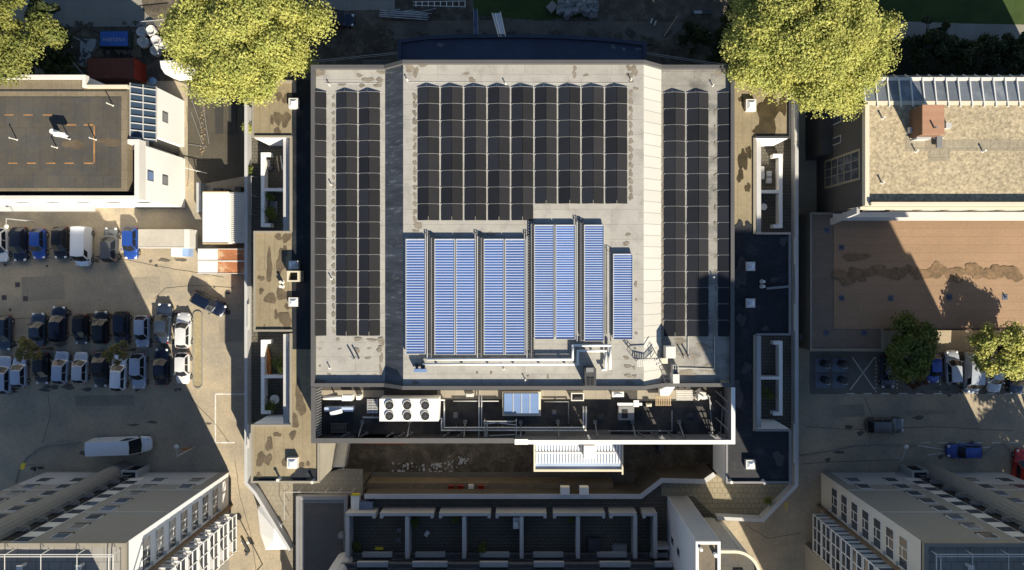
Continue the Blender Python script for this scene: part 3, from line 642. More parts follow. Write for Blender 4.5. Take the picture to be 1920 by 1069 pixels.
q = MB(); q.pb(1166, 768, 1177, 784, HT + .9, HT + .93); q.pb(1192, 770, 1204, 780, HT + .3, HT + .6); q.build('grille', black, t_)
t_ = thing('scaffold_truss', 'white scaffold truss frame lying over the pipes at the terrace screen', 'scaffold', HPX(936, 805, HT))
q = MB(); z = HT + 1.5
for (a_, b_, c_, d_) in [(908, 789, 908, 820), (968, 788, 968, 819), (908, 790, 968, 790), (908, 795, 968, 790), (908, 790, 968, 797), (917, 817, 966, 815), (914, 790, 914, 820), (898, 790, 898, 820)]:
    q.bar((*W(a_, b_, z), z), (*W(c_, d_, z), z), .07, .07)
for x in (908, 968): q.bar((*W(x, 790, z), z), (*W(x, 790, z), HT), .07, .07)
q.build('truss', offwhite, t_)
q = MB()
for (a_, b_, c_, d_) in [(1327, 740, 1337, 768), (1330, 745, 1336, 815), (1351, 735, 1360, 762), (1355, 765, 1351, 812)]: q.bar((*W(a_, b_, HT + .8), HT + .8), (*W(c_, d_, HT + .3), HT + .3), .1, .1)
solo(q, 'loose_posts', midgrey, 'grey posts leaning at the right end of the service terrace', 'metal posts')
# ------------------------------------------------------------------ podium deck (structure): everything inside the outer wall except the sunken courtyard
pod = MB(); zp = HP
def pw(pts): return [W(x, y, zp) for x, y in pts]
for pts in ([(463, 180), (585, 180), (585, 905), (463, 905)], [(1378, 170), (1495, 170), (1495, 905), (1378, 905)],
            [(463, 905), (682, 905), (682, 1200), (552, 1200), (548, 1035)], [(682, 934), (1196, 934), (1196, 1200), (682, 1200)],
            [(1196, 934), (1238, 902), (1322, 903), (1343, 888), (1378, 905), (1495, 905), (1430, 975), (1345, 975), (1345, 1200), (1196, 1200)]):
    pod.prism(pw(pts), 0, zp)
struct(pod, 'podium_deck', [darkpave])
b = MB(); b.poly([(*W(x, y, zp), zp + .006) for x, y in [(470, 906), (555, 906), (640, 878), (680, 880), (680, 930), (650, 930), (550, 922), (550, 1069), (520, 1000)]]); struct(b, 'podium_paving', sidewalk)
b = MB(); b.poly([(*W(x, y, zp), zp + .006) for x, y in [(1240, 906), (1322, 907), (1343, 892), (1378, 908), (1490, 908), (1428, 972), (1345, 972), (1300, 930), (1240, 930)]]); struct(b, 'podium_paving', mat('tan_pavers', (.27, .23, .155), .9, .16, .7, fine=(4, .12), seams=(.62, .62, .05, .65)))  # tan paver tone with dark joints
b = MB(); b.poly([(*W(x, y, 0), .2) for x, y in [(684, 884), (1190, 884), (1190, 912), (684, 912)]]); struct(b, 'courtyard_path', mat('grey_path', (.13, .12, .105), .9, .15, 1, fine=(4, .1)))  # plain dark grey path tone

# ------------------------------------------------------------------ wings
def wing(side, name_lbl, lane, blocks, recess, stainspec):
    t_ = thing('wing_building', name_lbl, 'building', (side * 27, -2, 0))
    q = MB(); rf = MB()
    for (a_, b_, c_, d_) in [lane] + blocks:
        q.pb(a_, b_, c_, d_, zp, HL - .1)
        x0, y0 = W(a_, b_, HL); x1, y1 = W(c_, d_, HL); rf.box(x0, y1, HL - .1, x1, y0, HL)
    q.build('wall', white, t_); 
    return t_, rf
# left wing
lw, rf = wing(-1, 'low tan-roofed wing with planted recesses along the left side of the solar building', (547, 150, 592, 906), [(473, 152, 547, 257), (476, 434, 547, 621), (471, 797, 547, 905), (592, 829, 598, 905)], None, None)
rf = MB()
for (a_, b_, c_, d_) in [(473, 152, 547, 257), (476, 434, 547, 621), (471, 797, 547, 905)]:
    x0, y0 = W(a_, b_, HL); x1, y1 = W(c_, d_, HL); rf.box(x0, y1, HL - .1, x1, y0, HL)
x0, y0 = W(547, 150, HL); x1, y1 = W(597, 906, HL); ymid = W(0, 655, HL)[1]; rf.box(x0, y1 + .01, HL - .1, x1, ymid, HL, 0); rf.box(x0, ymid, HL - .1, x1, y0, HL, 1)  # upper lane painted near-black for the main building's shadow
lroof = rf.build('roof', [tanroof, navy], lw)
def ledge(root, pts, z0, z1, w=.22, m=capgrey, name='parapet', **k):
    q = MB(); q.wall([W(x, y, z1) for x, y in pts], w, z0, z1); return q.build(name, m, root, **k)
tancap = mat('tan_coping', (.26, .235, .19), .7, .08, .8)
ledge(lw, [(547, 256), (474, 256), (474, 152), (547, 152)], HL, HL + .22, m=tancap)
ledge(lw, [(545, 435), (477, 435), (477, 620), (547, 620)], HL, HL + .22, m=tancap)
ledge(lw, [(545, 798), (472, 798), (472, 904), (597, 904), (597, 829)], HL, HL + .3, m=tancap)
for (a_, c_) in ((259, 433), (627, 796)):
    q = MB(); q.pb(531, a_, 541, c_, HL - 1.6, HL - .9); q.build('balcony_ledge', lightgrey, lw)
    q = MB(); q.pb(543, a_ - 2, 547.5, c_ + 2, HL, HL + .18); q.build('coping', tancap, lw)
b = MB(); z = HL + .008
for (x, y, rx, ry) in [(501, 172, 4, 4), (522, 180, 6, 10), (535, 186, 5, 10), (510, 225, 3, 11), (521, 222, 7, 14), (536, 224, 8, 15), (520, 246, 8, 6), (522, 444, 7, 6), (537, 446, 8, 9), (505, 500, 6, 28), (527, 490, 8, 24), (535, 470, 4, 10), (490, 522, 6, 5),
        (507, 560, 14, 8), (528, 552, 12, 10), (535, 600, 12, 16), (490, 546, 4, 6), (518, 590, 4, 8), (496, 613, 2, 4), (540, 575, 6, 6), (505, 833, 6, 15), (489, 861, 8, 14), (503, 862, 7, 10), (520, 815, 7, 4), (549, 816, 6, 8), (553, 790, 6, 16), (533, 868, 4, 8), (565, 872, 7, 4), (486, 892, 5, 5), (578, 870, 3, 5), (564, 760, 9, 20), (560, 740, 5, 30)]: blob(b, x, y, rx, ry, z, 5)
b.build('wet_patch', stain, lw)['kind'] = 'stuff'
b = MB()
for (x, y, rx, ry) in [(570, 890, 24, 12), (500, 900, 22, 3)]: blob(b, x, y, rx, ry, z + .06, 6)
b.build('painted_shade_patch', navy, lw)['kind'] = 'stuff'  # shadow on the end block painted as dark blobs
# right wing
rw = thing('wing_building', 'low wing with mossy wet roof and terraces along the right side of the solar building', 'building', (27, -2, 0))
q = MB()
for r_ in [(1362, 829, 1483, 906), (1374, 150, 1416, 829), (1416, 152, 1481, 258), (1416, 437, 1482, 628), (1416, 806, 1483, 829)]: q.pb(*r_, zp, HL - .1)
q.build('wall', white, rw)
rf = MB()
x0, y0 = W(1374, 150, HL); x1, y1 = W(1416, 829, HL); ymid = W(0, 432, HL)[1]; rf.box(x0, ymid, HL - .1, x1, y0, HL, 0); rf.box(x0, y1, HL - .1, x1, ymid, HL, 1)  # lower lane and blocks painted near-black for the tower's shadow
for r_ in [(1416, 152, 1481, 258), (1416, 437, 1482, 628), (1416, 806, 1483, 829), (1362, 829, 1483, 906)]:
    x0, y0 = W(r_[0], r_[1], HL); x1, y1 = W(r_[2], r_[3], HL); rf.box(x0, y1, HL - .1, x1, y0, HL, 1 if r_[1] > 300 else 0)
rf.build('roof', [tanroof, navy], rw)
ledge(rw, [(1416, 257), (1481, 257), (1481, 152)], HL, HL + .22, m=darkgrey)
ledge(rw, [(1417, 438), (1481, 438), (1481, 627), (1417, 627)], HL, HL + .22, m=midgrey)
ledge(rw, [(1417, 807), (1482, 807), (1482, 905), (1363, 905), (1363, 829)], HL, HL + .25, m=midgrey)
for (a_, c_) in ((260, 437), (630, 806)):
    q = MB(); q.pb(1419, a_, 1427, c_, HL - 1.6, HL - .9); q.build('balcony_ledge', lightgrey, rw)
    q = MB(); q.pb(1412.5, a_ - 2, 1417, c_ + 2, HL, HL + .18); q.build('coping', tancap, rw)
b = MB()
for (x, y, rx, ry) in [(1389, 186, 4, 6), (1440, 215, 22, 34), (1468, 195, 8, 18), (1425, 245, 14, 10), (1393, 300, 8, 22), (1404, 285, 6, 10), (1388, 330, 6, 12), (1402, 352, 5, 9)]: blob(b, x, y, rx, ry, z, 8, n=30)
b.build('moss_patch', stainb, rw)['kind'] = 'stuff'
b = MB()
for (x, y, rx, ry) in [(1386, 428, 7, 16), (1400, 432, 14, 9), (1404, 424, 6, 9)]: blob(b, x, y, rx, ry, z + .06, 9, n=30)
b.build('painted_shade_patch', navy, rw)['kind'] = 'stuff'  # ragged upper edge of the painted tower shadow
b = MB()
for (x, y, rx, ry) in [(1388, 512, 12, 30), (1470, 452, 9, 9), (1452, 524, 10, 4), (1390, 600, 8, 12), (1436, 616, 6, 6), (1384, 740, 8, 24), (1400, 690, 10, 9), (1460, 860, 10, 14)]: blob(b, x, y, rx, ry, z + .06, 19, n=30)
b.build('worn_patch', worn, rw)['kind'] = 'stuff'
q = MB(); q.box(W(597, 0, HL)[0] + .01, W(0, 905, HL)[1], 0, W(597, 0, HL)[0] + .06, W(0, 829, HL)[1], HL - .12); q.build('side_wall', mat('buff_wall', (.36, .33, .27), .85, .1, 1), lw)
# hatches and chimney on the wings
GH = 'square rooflights on the low wings'
hatch(541, 184, 559, 203, HL, .5, 'topmost rooflight on the left wing, below the big tree', GH)
hatch(541, 489, 559, 505, HL, .5, 'rooflight on the left wing directly above the timber chimney box', GH)
hatch(541, 558, 559, 575, HL, .5, 'rooflight on the left wing below the timber chimney box', GH)
hatch(538, 859, 557, 879, HL, .6, 'bottom rooflight on the left wing, on its sunlit end block', GH)
hatch(1399, 186, 1418, 208, HL, .5, 'rooflight amid the dark moss on the right wing', GH)
hatch(1399, 491, 1416, 508, HL, .4, 'greyish rooflight on the right wing, upper of the two in its middle', GH)
hatch(1399, 560, 1416, 577, HL, .4, 'shaded rooflight on the right wing, lower of the two in its middle', GH)
hatch(1399, 863, 1416, 880, HL, .5, 'bottom rooflight on the right wing', GH)
t_ = thing('chimney_box', 'sandy box chimney with a dark open top on the edge of the left wing', 'chimney', HPX(549, 516, HL))
q = MB(); q.wall([W(x, y, HL + 1.6) for x, y in [(539.5, 509.5), (559, 509.5), (559, 527), (539.5, 527)]], .16, HL, HL + 1.6, close=True); q.build('casing', creamwall, t_); q = MB(); q.pb(540.5, 511, 558, 526, HL + .6, HL + 1.0); q.build('flue', black, t_)
for (x, y, lb) in [(530, 529, 'pair of white pipe cowls beside the left wing chimney, upper'), (530, 537, 'pair of white pipe cowls beside the left wing chimney, lower'), (525, 897, 'dark-stained pipe cowl at the lower edge of the left wing'), (589, 901, 'small round cowl in the lower right corner of the left wing'),
        (1428, 528, 'upper ball cowl on the shaded right wing'), (1428, 537, 'lower ball cowl on the shaded right wing'), (1430, 902, 'ball cowl at the lower edge of the right wing'), (1368, 901, 'white ball cowl on the bottom left corner of the right wing')]:
    vent(x, y, HL, lb, .7, .13, 'pipe cowls on the wings')
solo(MB().bar((*W(1437, 541, HL + .2), HL + .2), (*W(1482, 537, HL + .2), HL + .2), .25, .12), 'loose_plank', midgrey, 'pale plank lying on the dark right wing roof', 'plank')
# outer wall of the podium
q = MB(); zw = 5.2
q.wall([W(x, y, zw) for x, y in [(461, 180), (461, 906), (478, 925), (543, 1032)]], .35, 0, zw)
solo(q, 'podium_wall', [lightgrey], 'long pale coping wall bounding the left wing terraces down to the white tarp', 'wall')
q = MB(); q.wall([W(x, y, zw) for x, y in [(1494, 160), (1494, 910), (1431, 976), (1345, 972)]], .40, 0, zw)
solo(q, 'podium_wall', [lightgrey], 'long pale wall right of the right wing turning diagonally at the bottom', 'wall')
cw = thing('courtyard_wall', 'long retaining wall with pale coping between the sunken courtyard and the walled patios', 'wall', HPX(1000, 931, 0)); cpts = [W(x, y, 4.9) for x, y in [(683, 931), (1202, 931), (1241, 901), (1320, 903), (1340, 889)]]
q = MB(); q.wall(cpts, .4, 0, 4.8); q.build('wall', mat('soil_wall', (.095, .083, .068), .9, .2, 1), cw); q = MB(); q.wall(cpts, .55, 4.8, 4.92); q.build('coping', lightgrey, cw)
q = MB(); q.box(*W(686, 906, 2.6), 0, *W(1150, 920, 2.6), 2.6); struct(q, 'planter_bed', mat('ochre_bed', (.17, .135, .095), .9, .2, .8, fine=(4, .2)))
# grilles in the outer walls
for (x, y0_, y1_, lb) in [(465.5, 570, 618, 'white louvred grille on the left podium wall'), (464.5, 795, 840, 'white louvred grille on the left podium wall near its bottom'), (1492, 220, 270, 'pale louvred grille on the upper right podium wall'), (1491, 445, 495, 'pale louvred grille on the right podium wall, middle'), (1491, 570, 620, 'pale louvred grille on the right podium wall, lower middle'), (1490, 795, 868, 'pale louvred grille on the bottom of the right podium wall')]:
    q = MB(); z1 = zw + .25
    a0 = W(x - 1.5, y0_, z1); a1 = W(x + 1.5, y1_, z1)
    q.box(a0[0], a1[1], zw, a0[0] + .05, a0[1], z1); q.box(a1[0] - .05, a1[1], zw, a1[0], a0[1], z1)
    n = int((y1_ - y0_) / 3.2)
    for i in range(n): yy = a1[1] + (a0[1] - a1[1]) * i / n; q.box(a0[0] + .05, yy, zw, a1[0] - .05, yy + .09, z1)
    solo(q, 'louvre_grille', offwhite, lb, 'grille', 'louvred grilles on the podium walls')
# terrace gardens: low L walls, cross walls, planting, furniture
zg = HP + 1.1
def garden(pts, cross, label, leftish):
    q = MB(); q.wall([W(x, y, zg) for x, y in pts], .42, HP, zg)
    for (a_, b_, c_, d_) in cross: q.wall([W(a_, b_, zg - .002), W(c_, d_, zg - .002)], .34, HP, zg - .002)
    solo(q, 'garden_wall', white, label, 'wall', 'low white walls of the terrace gardens')
garden([(507, 289.5), (492.5, 289.5), (492.5, 422), (507, 422)], [(494, 355.5, 535, 355.5)], 'low white wall around the upper left terrace garden', 1)
garden([(507, 641), (492.5, 641), (492.5, 773), (507, 773)], [(494, 706.5, 535, 706.5)], 'low white wall around the lower left terrace garden', 1)
garden([(1450, 292), (1464, 292), (1464, 424), (1450, 424)], [(1422, 359, 1463, 359)], 'low white wall around the upper right terrace garden', 0)
garden([(1450, 643), (1464, 643), (1464, 776), (1450, 776)], [(1422, 709, 1463, 709)], 'low white wall around the lower right terrace garden', 0)
def rail(x0_, y0_, x1_, y1_, label, zt=zg + .6):
    q = MB(); p0 = W(x0_, y0_, zt); p1 = W(x1_, y1_, zt); q.bar((*p0, zt), (*p1, zt), .05, .05); n = max(2, int((Vector(p1) - Vector(p0)).length / 1.5))
    for i in range(n + 1): f = i / n; x = p0[0] + (p1[0] - p0[0]) * f; y = p0[1] + (p1[1] - p0[1]) * f; q.bar((x, y, HP), (x, y, zt), .04, .04)
    return solo(q, 'handrail', lightgrey, label, 'railing', 'thin railings of the terraces')
rail(471, 330, 471, 402, 'thin railing beside the upper left terrace garden')
# furniture
def table(px, py, z, r, label, m=offwhite, chairs=2):
    x, y = W(px, py, z + .7); t_ = thing('garden_table', label, 'table', (x, y, z), 'round tables of the gardens')
    q = MB(); q.cyl((x, y, z + .68), (x, y, z + .73), r, 14); q.build('tabletop', m, t_); q = MB(); q.cyl((x, y, z), (x, y, z + .68), .05, 6); q.cyl((x, y, z), (x, y, z + .04), .25, 8); q.build('leg', m, t_)
def chair(px, py, z, ang, label, m=darkgrey):
    x, y = W(px, py, z + .45); t_ = thing('garden_chair', label, 'chair', (0, 0, 0), 'garden chairs on the patios')
    q = MB(); q.box(-.23, -.23, .42, .23, .23, .46); q.build('seat', m, t_, off=(0, 0, 0)); q = MB(); q.box(-.23, .2, .46, .23, .24, .88); q.build('backrest', m, t_, off=(0, 0, 0))
    for a in (-.2, .17):
        for c in (-.2, .17): q = MB(); q.box(a, c, 0, a + .035, c + .035, .42); q.build('leg', m, t_, off=(0, 0, 0))
    t_.location = (x, y, z); t_.rotation_euler = (0, 0, math.radians(ang))
table(515, 749, HP, .55, 'round white garden table in the lower left terrace garden')
chair(507, 744, HP, 60, 'dark chair left of the round white table in the lower left garden'); chair(523, 744, HP, -60, 'dark chair right of the round white table in the lower left garden')
chair(506, 305, HP, 20, 'dark chair in the upper left terrace garden, by its top wall')
t_ = thing('garden_lounger', 'grey slatted lounger in the planted half of the upper left garden', 'lounger', HPX(513, 384, HP)); q = MB(); q.pb(506.5, 377, 520, 402, HP + .3, HP + .4); q.build('seat', midgrey, t_); q = MB(); q.pb(507, 400, 519.5, 402, HP, HP + .3); q.pb(507, 377, 519.5, 379, HP, HP + .3); q.build('legs', midgrey, t_)
q = MB(); q.pb(502, 306, 511, 318, HP, HP + .35); solo(q, 'storage_box', darkgrey, 'dark storage box beside the upper left garden chair', 'box')
for i, (a_, c_) in enumerate([(519, 322), (526, 318)]):
    q = MB(); q.bar((*W(a_, 292, HP + .6), HP + .6), (*W(a_ + 4, c_, HP + .3), HP + .3), .12, .04); solo(q, 'leaning_plank', wood if i == 0 else offwhite, ['light timber plank', 'white plank'][i] + ' leaning in the upper left garden', 'plank')
t_ = thing('kayak', 'grey and orange kayak lying in the lower left terrace garden', 'kayak', HPX(505, 682, HP))
q = MB(); cxk, cyk = W(504, 682, HP + .3)
vs = []; n = 13
for i in range(n):
    f = i / (n - 1) * 2 - 1; hw = .30 * (1 - abs(f) ** 2.4) + .01
    for (a, c) in ((-1, .22), (-.7, .36), (0, .42), (.7, .36), (1, .22), (0, .02)): vs.append((cxk + a * hw + .1 * f * -1, cyk + f * 1.9, HP + .05 + c))
fs = [(i * 6 + j, i * 6 + (j + 1) % 6, (i + 1) * 6 + (j + 1) % 6, (i + 1) * 6 + j) for i in range(n - 1) for j in range(6)]
q.raw(vs, fs); q.build('hull', mat('orange_plastic', (.36, .14, .03), .5, .2, 3), t_, smooth=True)
q = MB(); q.box(cxk - .55, cyk - 1.6, HP, cxk - .35, cyk + 1.7, HP + .3); q.build('rack', lightgrey, t_)
for (x, y, lb) in [(1429, 318, 'pale cushioned bench blocks in the upper right garden, top piece'), (1430, 330, 'pale cushioned bench blocks in the upper right garden, middle piece'), (1443, 327, 'pale square stool in the upper right garden, upper'), (1443, 337, 'pale square stool in the upper right garden, lower')]:
    q = MB(); q.pb(x - 5, y - 6, x + 4, y + 6, HP + .05, HP + .5); o = solo(q, 'garden_bench', lightgrey, lb, 'bench', 'pale seats in the upper right garden')
table(1432, 388, HP, .4, 'small white oval table in the upper right terrace garden'); chair(1431, 379, HP, 0, 'dark chair above the white table in the upper right garden')

# ------------------------------------------------------------------ north annex (dark roof) and courtyard
t_ = thing('north_annex', 'low annex with a dark bituminous roof and bowed front edge above the main building', 'building', (0, 24, 0))
ha = 6.0; arc = [W(750, 116, ha)]
ft = [(750, 79), (800, 72), (870, 69.5), (950, 69), (1020, 69.5), (1100, 73), (1160, 78), (1208, 84)]
pts = [W(*p, ha) for p in ft]; base = [(pts[-1][0], yn + .06), (pts[0][0], yn + .06)]
q = MB(); q.prism(pts + base, 0, ha - .02); q.build('wall', darkgrey, t_)
q = MB(); inn = [(x, y - .25) for x, y in pts]; q.prism(inn + base, ha - .02, ha + .03); q.build('roof', mat('navy_roof', (.045, .06, .10), .6, .25, .4, fine=(2, .1), seams=(8, 1.3, .02, .8)), t_)
q = MB(); q.wall([base[1]] + pts + [base[0]], .4, ha - .02, ha + .3); q.build('parapet', mat('navy_coping', (.035, .045, .075), .5, .1, 1), t_)
q = MB()
for (x, y, rx, ry) in [(826, 84, 5, 4), (1150, 88, 4, 4), (1170, 92, 3, 3), (1197, 92, 6, 2)]: blob(q, x, y, rx, ry, ha + .04, 3)
q.build('moss_patch', mat('pale_lichen', (.16, .18, .18), .9, .3, 3), t_)
for (x, y, x2, y2, lb) in [(455, 127, 748, 98, 'upper thin cable strung left of the annex'), (1208, 98, 1372, 123, 'thin cable strung right of the annex')]:
    q = MB(); q.bar((*W(x, y, 5), 5), (*W(x2, y2, 5.8), 5.8), .05, .05); q.bar((*W(x, y + 3, 5), 5), (*W(x2, y2 + 3, 5.8), 5.8), .04, .04); solo(q, 'cable', lightgrey, lb, 'cable', 'cables beside the annex')
t_ = thing('aluminium_ladder', 'aluminium ladder lying in the shade left of the annex', 'ladder', HPX(707, 117, 1)); q = MB()
for yy in (114, 120): q.bar((*W(680, yy, 1), 1), (*W(731, yy, 1), 1), .06, .06)
for i in range(13): q.bar((*W(682 + i * 3.8, 114, 1), 1), (*W(682 + i * 3.8, 120, 1), 1), .05, .05)
q.bar((*W(684, 117, 0), 0), (*W(684, 117, 1), 1), .06, .06); q.bar((*W(728, 117, 0), 0), (*W(728, 117, 1), 1), .06, .06); q.build('rungs', midgrey, t_)
# courtyard canopy
t_ = thing('canopy', 'pale corrugated canopy with timber edge and a white hatch jutting into the courtyard', 'canopy', HPX(1084, 855, 0)); hc = 5.0
x0, y0 = W(1003, 812, hc); x1, y1 = W(1166, 880, hc)
q = MB(); q.box(x0, y1, hc - .25, x1, y0, hc - .1); q.build('deck', mat('pale_blue_deck', (.34, .42, .55), .5, .12, 1), t_)
q = MB(); n = 29
for i in range(n): x = x0 + .25 + (x1 - x0 - .5) * i / (n - 1); q.box(x - .085, y1 + .7, hc - .1, x + .085, y0, hc + .0)
for yy in (.35, .62): y = y1 + .7 + (y0 - y1 - .7) * yy; q.box(x0 + .1, y - .05, hc + .03, x1 - .1, y + .05, hc + .08)
q.build('corrugated_sheet', white, t_)
q = MB(); q.box(x0 - .15, y1 - .25, hc - .3, x0 + .05, y0, hc + .12); q.box(x1 - .02, y1 - .6, hc - .3, x1 + .16, y0, hc + .12); q.box(x0 + .05, y1 - .25, hc - .3, x1 - .02, y1 + .0, hc + .12)
q.build('edge_beam', creamwall, t_)
for x, y in ((x0, y1), (x1, y1), (x0, y0 - 1), (x1, y0 - 1)): q = MB(); q.box(x - .1, y - .1, 0, x + .1, y + .1, hc - .3); q.build('post', midgrey, t_)
q = MB(); q.pb(1095, 836, 1116, 860, hc + .1, hc + .9); q.build('hatch', white, t_)
# stairs into courtyard
t_ = thing('courtyard_stairs', 'straight pale stair with handrails descending into the courtyard', 'stairs', HPX(632, 852, 0)); q = MB()
for i in range(20):
    f = i / 19; z = HP - f * (HP - .2); y = W(632, 876, HP)[1] + f * 4.2; x = W(634, 872, HP)[0]; q.box(x - .75, y, z - .2, x + .75, y + .23, z)
q.build('steps', offwhite, t_)
for dx in (-.85, .85):
    q = MB(); q.bar((x + dx, W(632, 876, HP)[1], HP + .9), (x + dx, y, 1.1), .06, .06); q.bar((x + dx, W(632, 876, HP)[1], HP - .3), (x + dx, y, 0), .08, .35); q.build('handrail', midgrey, t_)
# debris, mesh and crates
q = MB(); rr = random.Random(3)
def scraps(q, x0_, y0_, x1_, y1_, n, s0, s1, z=0, hh=.15):
    for i in range(n):
        x, y = W(rr.uniform(x0_, x1_), rr.uniform(y0_, y1_), z); a = rr.random() * 3.14; s_ = rr.uniform(s0, s1); s2 = s_ * rr.uniform(.2, .8); ca, sa = math.cos(a), math.sin(a)
        q.prism([(x + u * ca - v * sa, y + u * sa + v * ca) for u, v in ((-s_, -s2), (s_, -s2 * .7), (s_ * .8, s2), (-s_ * .7, s2))], z, z + rr.uniform(.3, 1) * hh)
scraps(q, 735, 868, 860, 887, 70, .06, .25); scraps(q, 838, 855, 880, 870, 30, .06, .22); scraps(q, 1010, 884, 1060, 896, 15, .05, .2)
struct(q, 'debris', lightgrey, 'stuff'); COL.objects['debris']['label'] = 'pale scraps of rubbish strewn on the courtyard soil'
q = MB(); scraps(q, 640, 835, 1330, 885, 260, .1, .5, hh=.12); scraps(q, 600, 60, 1320, 110, 260, .1, .6, hh=.12); scraps(q, 100, 40, 330, 110, 160, .1, .45, hh=.15)
struct(q, 'soil_clods', dirt, 'stuff'); COL.objects['soil_clods']['label'] = 'clods and loose earth scattered over the bare ground'
q = MB(); rr2 = random.Random(8)
for i in range(60):
    x, y = W(684 + i * 1.32, 831 + rr2.uniform(-1, 2), .5); q.bar((x, y - .15, .3), (x + rr2.uniform(-.1, .1), y + .15, .6), .05, .05)
q.bar((*W(684, 831, .5), .5), (*W(763, 832, .5), .5), .06, .1)
solo(q, 'barrier_mesh', mat('orange_mesh', (.50, .12, .03), .7, .3, 5), 'orange safety mesh roll lying at the foot of the terrace screen', 'safety mesh')
q = MB()
for i in range(22): x, y = W(1126 + i * 1.1, 885 + 2.5 * math.sin(i * .3), .8); q.bar((x, y - .2, .2), (x, y + .25, .8), .06, .06)
solo(q, 'barrier_mesh', mat('red_mesh', (.45, .04, .02), .7, .3, 5), 'red safety mesh heap under the lower edge of the courtyard canopy', 'safety mesh')
def crate(px, py, label, m=redpaint):
    q = MB(); z = 2.9; x, y = W(px, py - 3, z); q.box(x - .36, y - .2, 2.6, x + .36, y + .2, 2.65)
    for (a, b_, c, d) in ((-.36, -.2, .36, -.16), (-.36, .16, .36, .2), (-.36, -.16, -.32, .16), (.32, -.16, .36, .16)): q.box(x + a, y + b_, 2.65, x + c, y + d, 2.95)
    for i in range(3): q.box(x - .25 + i * .2, y - .16, 2.65, x - .2 + i * .2, y + .16, 2.9)
    solo(q, 'crate', m, label, 'crate', 'plastic crates on the planter bed')
crate(846, 917, 'red crate, leftmost of the row on the planter bed'); crate(863, 917, 'red crate second from left on the planter bed'); crate(902, 917, 'red crate right of the white box on the planter bed')
q = MB(); q.pb(878, 910, 888, 917, 2.6, 3.1); solo(q, 'planter_box', offwhite, 'white box between the red crates on the planter bed', 'box')
for (x, lb) in ((1060, 'white condenser box on the courtyard wall, left one'), (1096, 'white condenser box on the courtyard wall, right one')):
    t_ = thing('condenser_unit', lb, 'air conditioner', HPX(x, 922, .9), 'condenser boxes at the courtyard wall'); q = MB(); q.pb(x - 9, 914, x + 8, 928, 4.95, 5.75); q.build('housing', offwhite, t_); q = MB(); q.pb(x - 12, 908, x - 2, 914, 3.8, 4.9); q.build('bracket', darkgrey, t_)
q = MB(); q.pb(1235, 832, 1245, 845, 0, 1.2); q.pb(1236.5, 833.5, 1243.5, 840, 1.2, 1.26); solo(q, 'wheelie_bin', darkgrey, 'dark wheelie bin under the terrace screen in the courtyard', 'bin')

# ------------------------------------------------------------------ patios and centre building
def cap(px, h): return px
q = MB(); zq = HP + 2.0
segs = [(648, 701), (715, 810), (826, 917), (932, 1022), (1040, 1132), (1146, 1194), (1208, 1232)]
mids = [651, 763, 870, 978, 1084, 1191.5, 1229]
yb_ = W(0, 1036, HP)[1]
lbs = ['first from left', 'second from left', 'third from left', 'fourth from left', 'fifth from left', 'sixth, short one near the corner', 'shortest, by the white lift tower']
for i, (a_, c_) in enumerate(segs):
    q = MB(); p = [W(a_, 972, zq), W(a_, 965, zq), W(c_, 965, zq), W(c_, 972, zq)]
    if i == 0: p = [W(a_, 965, zq), W(c_, 965, zq), W(c_, 972, zq)]
    if i == 5: p = p[:3]
    if i == 6: p = p[:3]
    q.wall(p, .34, HP, zq); q.build
    t_ = thing('patio_wall', 'pale garden wall of the lower patios, ' + lbs[i], 'wall', HPX((a_ + c_) / 2, 965, HP), 'garden walls of the patios')
    q.build('wall', lightgrey, t_)
    q = MB(); m_ = mids[i]; yy = W(0, 966.5 if i else 967, zq)[1]; xx = W(m_, 0, zq)[0]; q.box(xx - .22, yb_ + .1, HP, xx + .22, yy - .16 if i not in (0, 5, 6) else yy - .12, zq - .05); q.build('cross_wall', lightgrey, t_, label='partition wall running down to the house')
q = MB(); q.box(W(1229, 0, zq)[0] + .22, *[W(0, 1031, zq)[1]], HP, 16.85, W(0, 1027, zq)[1], zq - .06); solo(q, 'patio_wall', lightgrey, 'short cross wall joining the patios to the white lift tower', 'wall')
cb = thing('courtyard_house', 'low house with white and grilled gallery bands along the bottom edge of the picture', 'building', (-2, -40, 0))
wx0, wx1 = -21.0, 16.8; wy = -34.2
q = MB(); q.box(wx0, wy - 14, 0, wx1, wy, 11.8); q.build('wall', darkgrey, cb)
for (z, segs_) in ((4.7, [(678, 734), (778, 834), (899, 955), (1000, 1056), (1120, 1176), (1220, 1262)]), (7.3, [(668, 726), (772, 838), (899, 952), (1001, 1058), (1125, 1183), (1229, 1268)])):
    q = MB(); q.box(wx0, wy, z - .35, wx1, wy + .45, z - .1); q.build('gallery_slab', midgrey, cb)
    for (a_, c_) in segs_:
        xa, xb = W(a_, 0, z + .6)[0], min(wx1, W(c_, 0, z + .6)[0]); q = MB(); q.box(xa, wy + .3, z - .1, xb, wy + .85, z + .3); q.build('white_panel', lightgrey, cb)
    prev = wx0
    q = MB()
    for (a_, c_) in segs_ + [(9999, 9999)]:
        xa = min(wx1, W(a_, 0, z + .6)[0]); x = prev
        while x < xa - .15: q.box(x, wy + .1, z - .1, x + .05, wy + .75, z + .3); x += .19
        q.bar((prev, wy + .1, z + .35), (xa, wy + .1, z + .35), .05, .05); q.bar((prev, wy + .78, z + .35), (xa, wy + .78, z + .35), .05, .05)
        prev = min(wx1, W(c_, 0, z + .6)[0])
    q.build('grille', midgrey, cb)
for (a_, c_) in ((900, 970), (1107, 1190)):
    q = MB(); xa, xb = W(a_, 0, 7)[0], W(c_, 0, 7)[0]; q.box(xa, wy + .05, 8.6, xb, wy + .15, 9.2); q.build('white_panel', lightgrey, cb)
